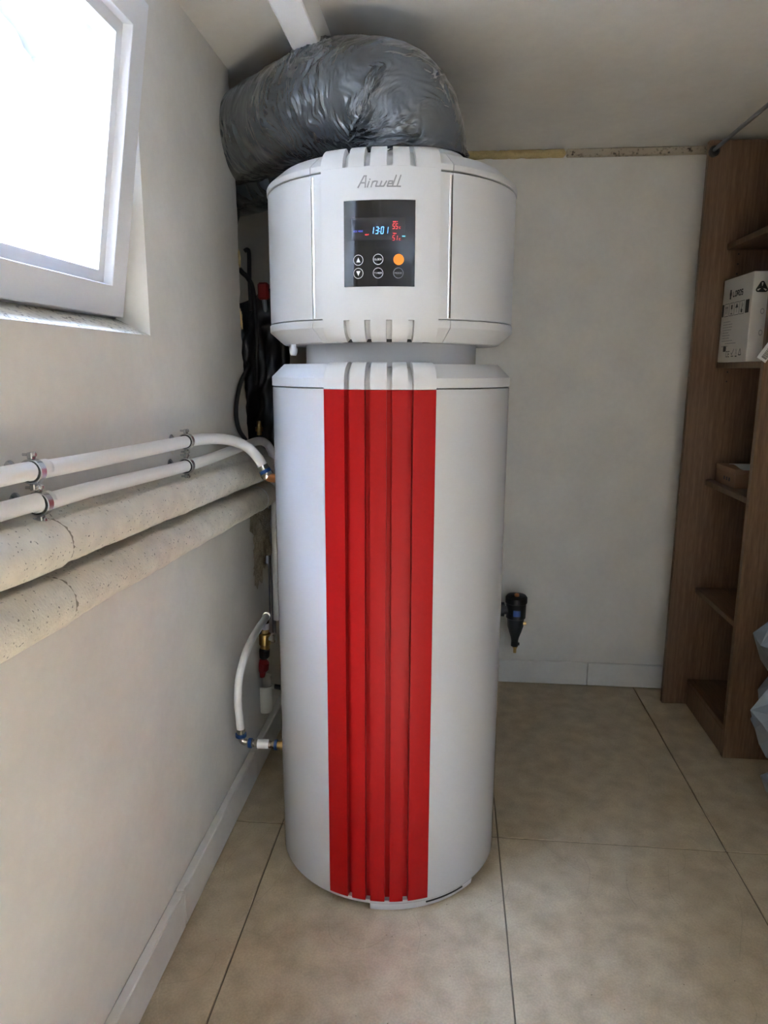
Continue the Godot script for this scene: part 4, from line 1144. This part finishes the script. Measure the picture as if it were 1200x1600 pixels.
# ------------------------------------------------------------------ wardrobe and what it holds
func build_wardrobe() -> void:
	var w := thing("wardrobe", "open wood-grain wardrobe carcass with shelves against the right wall", "wardrobe", Vector3(0.91, 0, -2.43))
	var o := w.position
	var piece := func(called: String, a: Vector3, b: Vector3, m: Material, bev := 0.0012, label := "") -> void:
		put(called, span(a - o, b - o, bev), m, w, label)
	piece.call("side_panel", Vector3(0.823, 0.002, -2.642), Vector3(1.44, 1.992, -2.620), M.wood)
	piece.call("divider_panel", Vector3(0.908, 0.002, -2.254), Vector3(1.44, 1.90, -2.232), M.wood)
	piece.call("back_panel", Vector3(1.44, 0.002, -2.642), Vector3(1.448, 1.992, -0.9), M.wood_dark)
	piece.call("plinth", Vector3(0.911, 0.002, -2.620), Vector3(0.929, 0.088, -2.254), M.wood)
	piece.call("bottom_shelf", Vector3(0.911, 0.088, -2.620), Vector3(1.44, 0.105, -2.254), M.wood)
	for y in [0.4655, 0.866, 1.277, 1.6670]:
		piece.call("shelf", Vector3(0.908, y - 0.0185, -2.6198), Vector3(1.44, y, -2.2542), M.wood)
	put("rod_socket", turned(Vector3(0.8373, 1.9560, -2.620) - o, Vector3.BACK, [[0, 0], [0, 0.017], [0.010, 0.017], [0.012, 0.013], [0.006, 0.012], [0.006, 0]], 24), M.black, w, "black rod socket")
	put("hanging_rod", rod(Vector3(0.8373, 1.9604, -2.619) - o, Vector3(0.8373, 1.9560, -0.92) - o, 0.0060, 18), M.steel, w, "thin metal rod along the top")
	piece.call("side_panel", Vector3(0.90, 0.002, -0.92), Vector3(1.44, 1.992, -0.90), M.wood)
	for s in [[1.6670, 3], [1.277, 2]]:
		for k in s[1]:
			put("peg_hole", turned(Vector3(0.948, s[0] - 0.032 - 0.032 * k, -2.6205) - o, Vector3.BACK, [[0, 0], [0, 0.0028], [0.001, 0.0028], [0.001, 0]], 10), M.dark, w)
	# white carton
	var c := thing("carton", "white printed cardboard carton on the upper shelf of the wardrobe", "box", Vector3(0.905, 1.277, -2.36))
	put("carton_body", span(Vector3(0.0, 0.0005, -0.243), Vector3(0.26, 0.270, 0.0), 0.002), M.carton_white, c)
	print_carton(c)
	# small brown box with a sheet on it
	var b := thing("parcel", "small flat brown cardboard box on the middle shelf of the wardrobe", "box", Vector3(0.935, 0.8665, -2.43))
	put("parcel_body", span(Vector3(0, 0, -0.17), Vector3(0.17, 0.062, 0.0), 0.0015), M.carton_brown, b)
	put("lid_flap", span(Vector3(-0.0012, 0.046, -0.1705), Vector3(0.171, 0.0635, 0.0012), 0.001), M.carton_brown, b)
	for k in 3: put("printed_mark", span(Vector3(-0.0006, 0.018, -0.095 + 0.022 * k), Vector3(0.0, 0.030, -0.084 + 0.022 * k)), M.print_black, b)
	var pa := thing("paper_sheet", "thin pale sheet lying on the small brown box", "paper", Vector3(0.95, 0.931, -2.44))
	var st := sb()
	for i in 12:
		var y0 := 0.0015 + 0.004 * sin(i * 0.5)
		var y1 := 0.0015 + 0.004 * sin((i + 1) * 0.5)
		var z0 := -0.09 + i * 0.0125
		for q in [[0.0, 0.0012, 1.0]]:
			quad_out(st, Vector3(0, y0 + 0.004, z0), Vector3(0.15, y0 + 0.004, z0), Vector3(0.15, y1 + 0.004, z0 + 0.0125), Vector3(0, y1 + 0.004, z0 + 0.0125), Vector3.UP)
			quad_out(st, Vector3(0, y0 + 0.0028, z0), Vector3(0.15, y0 + 0.0028, z0), Vector3(0.15, y1 + 0.0028, z0 + 0.0125), Vector3(0, y1 + 0.0028, z0 + 0.0125), Vector3.DOWN)
			quad_out(st, Vector3(0, y0 + 0.0028, z0), Vector3(0, y0 + 0.004, z0), Vector3(0, y1 + 0.004, z0 + 0.0125), Vector3(0, y1 + 0.0028, z0 + 0.0125), Vector3.LEFT)
	put("sheet", done(st), M.paper, pa)
	# barcode tag
	var tg := thing("barcode_tag", "white barcode tag stuck askew on the wardrobe divider beside the carton", "tag", Vector3(0.9140, 1.3060, -2.2315))
	tg.rotation = Vector3(0, 0, deg_to_rad(-32))
	put("tag", span(Vector3(-0.014, -0.030, 0.0), Vector3(0.016, 0.030, 0.0008), 0.0003), M.paper, tg)
	rng.seed = 9
	var y := -0.022
	while y < 0.022:
		var th := rng.randf_range(0.0006, 0.0022)
		put("bar", span(Vector3(-0.004, y, 0.0008), Vector3(0.012, y + th, 0.0010)), M.print_black, tg)
		y += th + rng.randf_range(0.0008, 0.0020)
	# grey-blue bags at the right edge
	var bg := thing("plastic_bag", "crumpled blue-grey plastic bag leaning on the wardrobe divider at the right edge", "bag", Vector3(1.00, 0.0, -1.92))
	put("bag", crumpled([Vector3(0.04, 0.145, 0), Vector3(-0.03, 0.155, 0), Vector3(-0.075, 0.185, 0), Vector3(-0.125, 0.225, 0), Vector3(-0.140, 0.27, 0), Vector3(-0.158, 0.325, 0), Vector3(-0.112, 0.40, 0), Vector3(-0.120, 0.45, 0), Vector3(-0.150, 0.515, 0), Vector3(-0.115, 0.58, 0), Vector3(-0.03, 0.64, 0), Vector3(0.03, 0.68, 0)], 111), M.bag, bg)
	var bg2 := thing("plastic_bag", "small crumpled end of a blue-grey bag on the floor at the right edge", "bag", Vector3(1.03, 0.0, -1.95))
	put("bag", crumpled([Vector3(0.0, 0.0, 0), Vector3(-0.07, 0.015, 0), Vector3(-0.085, 0.05, 0), Vector3(-0.104, 0.085, 0), Vector3(-0.06, 0.12, 0), Vector3(0.03, 0.14, 0)], 117), M.bag, bg2)

# crumpled bag: coarse creased facets round an off-centre upright
func crumpled(outline: Array, seed_: int) -> ArrayMesh:
	rng.seed = seed_
	var st := sb()
	var n := 15
	var rows := []
	for p in outline:
		var row := PackedVector3Array()
		var cx := 0.09
		var r: float = cx - p.x
		var ph := rng.randf_range(-0.12, 0.12)
		for j in n:
			var a := TAU * j / n + (ph if j > 0 else 0.0)
			var q := 1.0 if j == 0 else 1.0 + rng.randf_range(-0.16, 0.12)
			row.append(Vector3(cx - cos(a) * r * q, p.y + (rng.randf_range(-0.018, 0.018) if j > 0 else 0.0), sin(a) * r * 0.66 * q))
		rows.append(row)
	var c := Vector3(0.09, 0.0, 0.0)
	for i in rows.size() - 1:
		for j in n:
			var a: Vector3 = rows[i][j]
			var b: Vector3 = rows[i][(j + 1) % n]
			var d: Vector3 = rows[i + 1][(j + 1) % n]
			var e: Vector3 = rows[i + 1][j]
			# a dent in every facet gives the creases of stiff film
			var m := (a + b + d + e) * 0.25
			var o := Vector3(m.x - c.x, 0, m.z).normalized()
			m += o * rng.randf_range(-0.010, 0.006)
			for t in [[a, b], [b, d], [d, e], [e, a]]: tri_out(st, t[0], t[1], m, o)
	for e in [0, rows.size() - 1]:
		var m := Vector3(c.x, rows[e][0].y, 0)
		for j in n: tri_out(st, rows[e][j], rows[e][(j + 1) % n], m, Vector3.UP if e else Vector3.DOWN)
	return done(st)

func print_carton(c: Node3D) -> void:
	# print on the face that looks into the room: u runs from the far edge to the near edge, v upwards
	var W := 0.243
	var face := func(u: float, v: float) -> Vector3: return Vector3(-0.0004, v, -W + u)
	var bar := func(st: SurfaceTool, u0: float, v0: float, u1: float, v1: float) -> void:
		quad_out(st, face.call(u0, v0), face.call(u1, v0), face.call(u1, v1), face.call(u0, v1), Vector3.LEFT)
	var line := func(st: SurfaceTool, u0: float, v0: float, u1: float, v1: float, w: float) -> void:
		var t := Vector2(u1 - u0, v1 - v0).normalized()
		var n := Vector2(-t.y, t.x) * w * 0.5
		quad_out(st, face.call(u0 - n.x, v0 - n.y), face.call(u1 - n.x, v1 - n.y), face.call(u1 + n.x, v1 + n.y), face.call(u0 + n.x, v0 + n.y), Vector3.LEFT)
	var word := func(st: SurfaceTool, s: String, u: float, v: float, w: float, h: float, lw: float) -> void:
		var step := w / s.length()
		for i in s.length():
			if GLYPH.has(s[i]):
				for k in GLYPH[s[i]]: line.call(st, u + step * (i + k[0] * 0.7), v + k[1] * h, u + step * (i + k[2] * 0.7), v + k[3] * h, lw)
	var st := sb()
	bar.call(st, 0.062, 0.2030, 0.074, 0.2330)
	bar.call(st, 0.060, 0.214, 0.077, 0.225)
	word.call(st, "LOROS", 0.090, 0.2100, 0.085, 0.0150, 0.0045)
	put("maker_name", done(st), M.print_black, c, "black printed maker's name and mark")
	st = sb()
	bar.call(st, 0.004, 0.1500, 0.020, 0.1900)
	put("print_block", done(st), M.print_black, c)
	st = sb()
	bar.call(st, 0.200, 0.1500, 0.228, 0.1900)
	put("print_block", done(st), M.print_black, c)
	for k in 4:                                   # handling symbols in frames
		st = sb()
		var u: float = 0.028 + 0.042 * k
		for e in [[u, 0.150, u + 0.036, 0.150], [u, 0.190, u + 0.036, 0.190], [u, 0.150, u, 0.190], [u + 0.036, 0.150, u + 0.036, 0.190]]: line.call(st, e[0], e[1], e[2], e[3], 0.0016)
		if k == 0:
			for d in [0.010, 0.022]:
				line.call(st, u + d, 0.158, u + d, 0.182, 0.0026)
				line.call(st, u + d, 0.182, u + d - 0.004, 0.176, 0.0020)
				line.call(st, u + d, 0.182, u + d + 0.004, 0.176, 0.0020)
		elif k == 1:
			line.call(st, u + 0.018, 0.156, u + 0.018, 0.172, 0.0022)
			bar.call(st, u + 0.012, 0.170, u + 0.024, 0.184)
			bar.call(st, u + 0.011, 0.154, u + 0.025, 0.157)
		elif k == 2:
			tri_out(st, face.call(u + 0.006, 0.172), face.call(u + 0.030, 0.172), face.call(u + 0.018, 0.187), Vector3.LEFT)
			line.call(st, u + 0.018, 0.172, u + 0.018, 0.157, 0.0020)
		else:
			line.call(st, u + 0.018, 0.156, u + 0.018, 0.186, 0.0028)
			bar.call(st, u + 0.012, 0.154, u + 0.024, 0.164)
			line.call(st, u + 0.008, 0.160, u + 0.028, 0.180, 0.0016)
		put("handling_symbol", done(st), M.print_black, c, "framed black handling symbol")
	st = sb()
	bar.call(st, 0.045, 0.0350, 0.070, 0.0540)
	put("print_block", done(st), M.print_black, c)
	st = sb()
	word.call(st, "CE", 0.075, 0.0180, 0.034, 0.0170, 0.0026)
	put("conformity_mark", done(st), M.print_black, c, "black CE mark")
	st = sb()
	line.call(st, 0.118, 0.030, 0.124, 0.024, 0.0028)
	line.call(st, 0.124, 0.024, 0.140, 0.042, 0.0028)
	bar.call(st, 0.118, 0.0180, 0.140, 0.0205)
	put("print_mark", done(st), M.print_black, c)
	st = sb()
	bar.call(st, 0.152, 0.0170, 0.168, 0.0205)
	line.call(st, 0.155, 0.024, 0.165, 0.042, 0.0016)
	line.call(st, 0.165, 0.024, 0.155, 0.042, 0.0016)
	put("print_mark", done(st), M.print_black, c)
	st = sb()
	for k in 3:
		var a := deg_to_rad(90 + 120 * k)
		var b := deg_to_rad(90 + 120 * (k + 1))
		line.call(st, 0.190 + 0.012 * cos(a), 0.029 + 0.013 * sin(a), 0.190 + 0.012 * cos(b), 0.029 + 0.013 * sin(b), 0.0030)
	put("print_mark", done(st), M.print_black, c)
	var widths := [0.060, 0.080, 0.078, 0.074, 0.052, 0.066, 0.062, 0.090, 0.095, 0.055]
	rng.seed = 17
	for k in widths.size():
		st = sb()
		var u := 0.026 + (0.03 if k == 8 else 0.0)
		var v := 0.1300 - 0.0088 * k
		var e: float = u + widths[k]
		while u < e:
			var l := rng.randf_range(0.004, 0.014)
			bar.call(st, u, v, minf(u + l, e), v + 0.0030)
			u += l + 0.0022
		put("print_line", done(st), M.print_grey, c)
	# warning triangle on the narrow side
	st = sb()
	var sd := func(x: float, y: float) -> Vector3: return Vector3(x, y, 0.0004)
	var rounded := []
	for k in 3:
		for j in 7:
			var ctr := Vector2(0.0270, 0.2215) + Vector2(cos(deg_to_rad(90 + 120 * k)), sin(deg_to_rad(90 + 120 * k))) * 0.0125
			var a := deg_to_rad(90 + 120 * k - 60 + 20 * j)
			rounded.append(ctr + Vector2(cos(a), sin(a)) * 0.0070)
	for k in rounded.size(): tri_out(st, sd.call(0.0270, 0.2215), sd.call(rounded[k].x, rounded[k].y), sd.call(rounded[(k + 1) % rounded.size()].x, rounded[(k + 1) % rounded.size()].y), Vector3.BACK)
	put("print_triangle", done(st), M.print_black, c, "black rounded triangle sign")
	st = sb()
	for k in 3:
		var a := deg_to_rad(90 + 120 * k)
		var p := Vector2(0.0270, 0.2215)
		var d := Vector2(cos(a), sin(a))
		var n := Vector2(-d.y, d.x)
		var e := p + d * 0.0150
		var q := [p + d * 0.0050 - n * 0.0010, e - n * 0.0026, e + n * 0.0026, p + d * 0.0050 + n * 0.0010]
		quad_out(st, sd.call(q[0].x, q[0].y) + Vector3(0, 0, 0.0003), sd.call(q[1].x, q[1].y) + Vector3(0, 0, 0.0003), sd.call(q[2].x, q[2].y) + Vector3(0, 0, 0.0003), sd.call(q[3].x, q[3].y) + Vector3(0, 0, 0.0003), Vector3.BACK)
	put("print_arm", done(st), M.carton_white, c)
	for q in [[0.0345, 0.152], [0.0355, 0.088]]:      # two small faint pictograms below
		st = sb()
		for k in 16:
			var a := TAU * k / 16
			var b := TAU * (k + 1) / 16
			quad_out(st, sd.call(q[0] + 0.004 * cos(a), q[1] + 0.006 * sin(a)), sd.call(q[0] + 0.006 * cos(a), q[1] + 0.009 * sin(a)), sd.call(q[0] + 0.006 * cos(b), q[1] + 0.009 * sin(b)), sd.call(q[0] + 0.004 * cos(b), q[1] + 0.006 * sin(b)), Vector3.BACK)
		put("print_mark", done(st), M.print_grey, c)
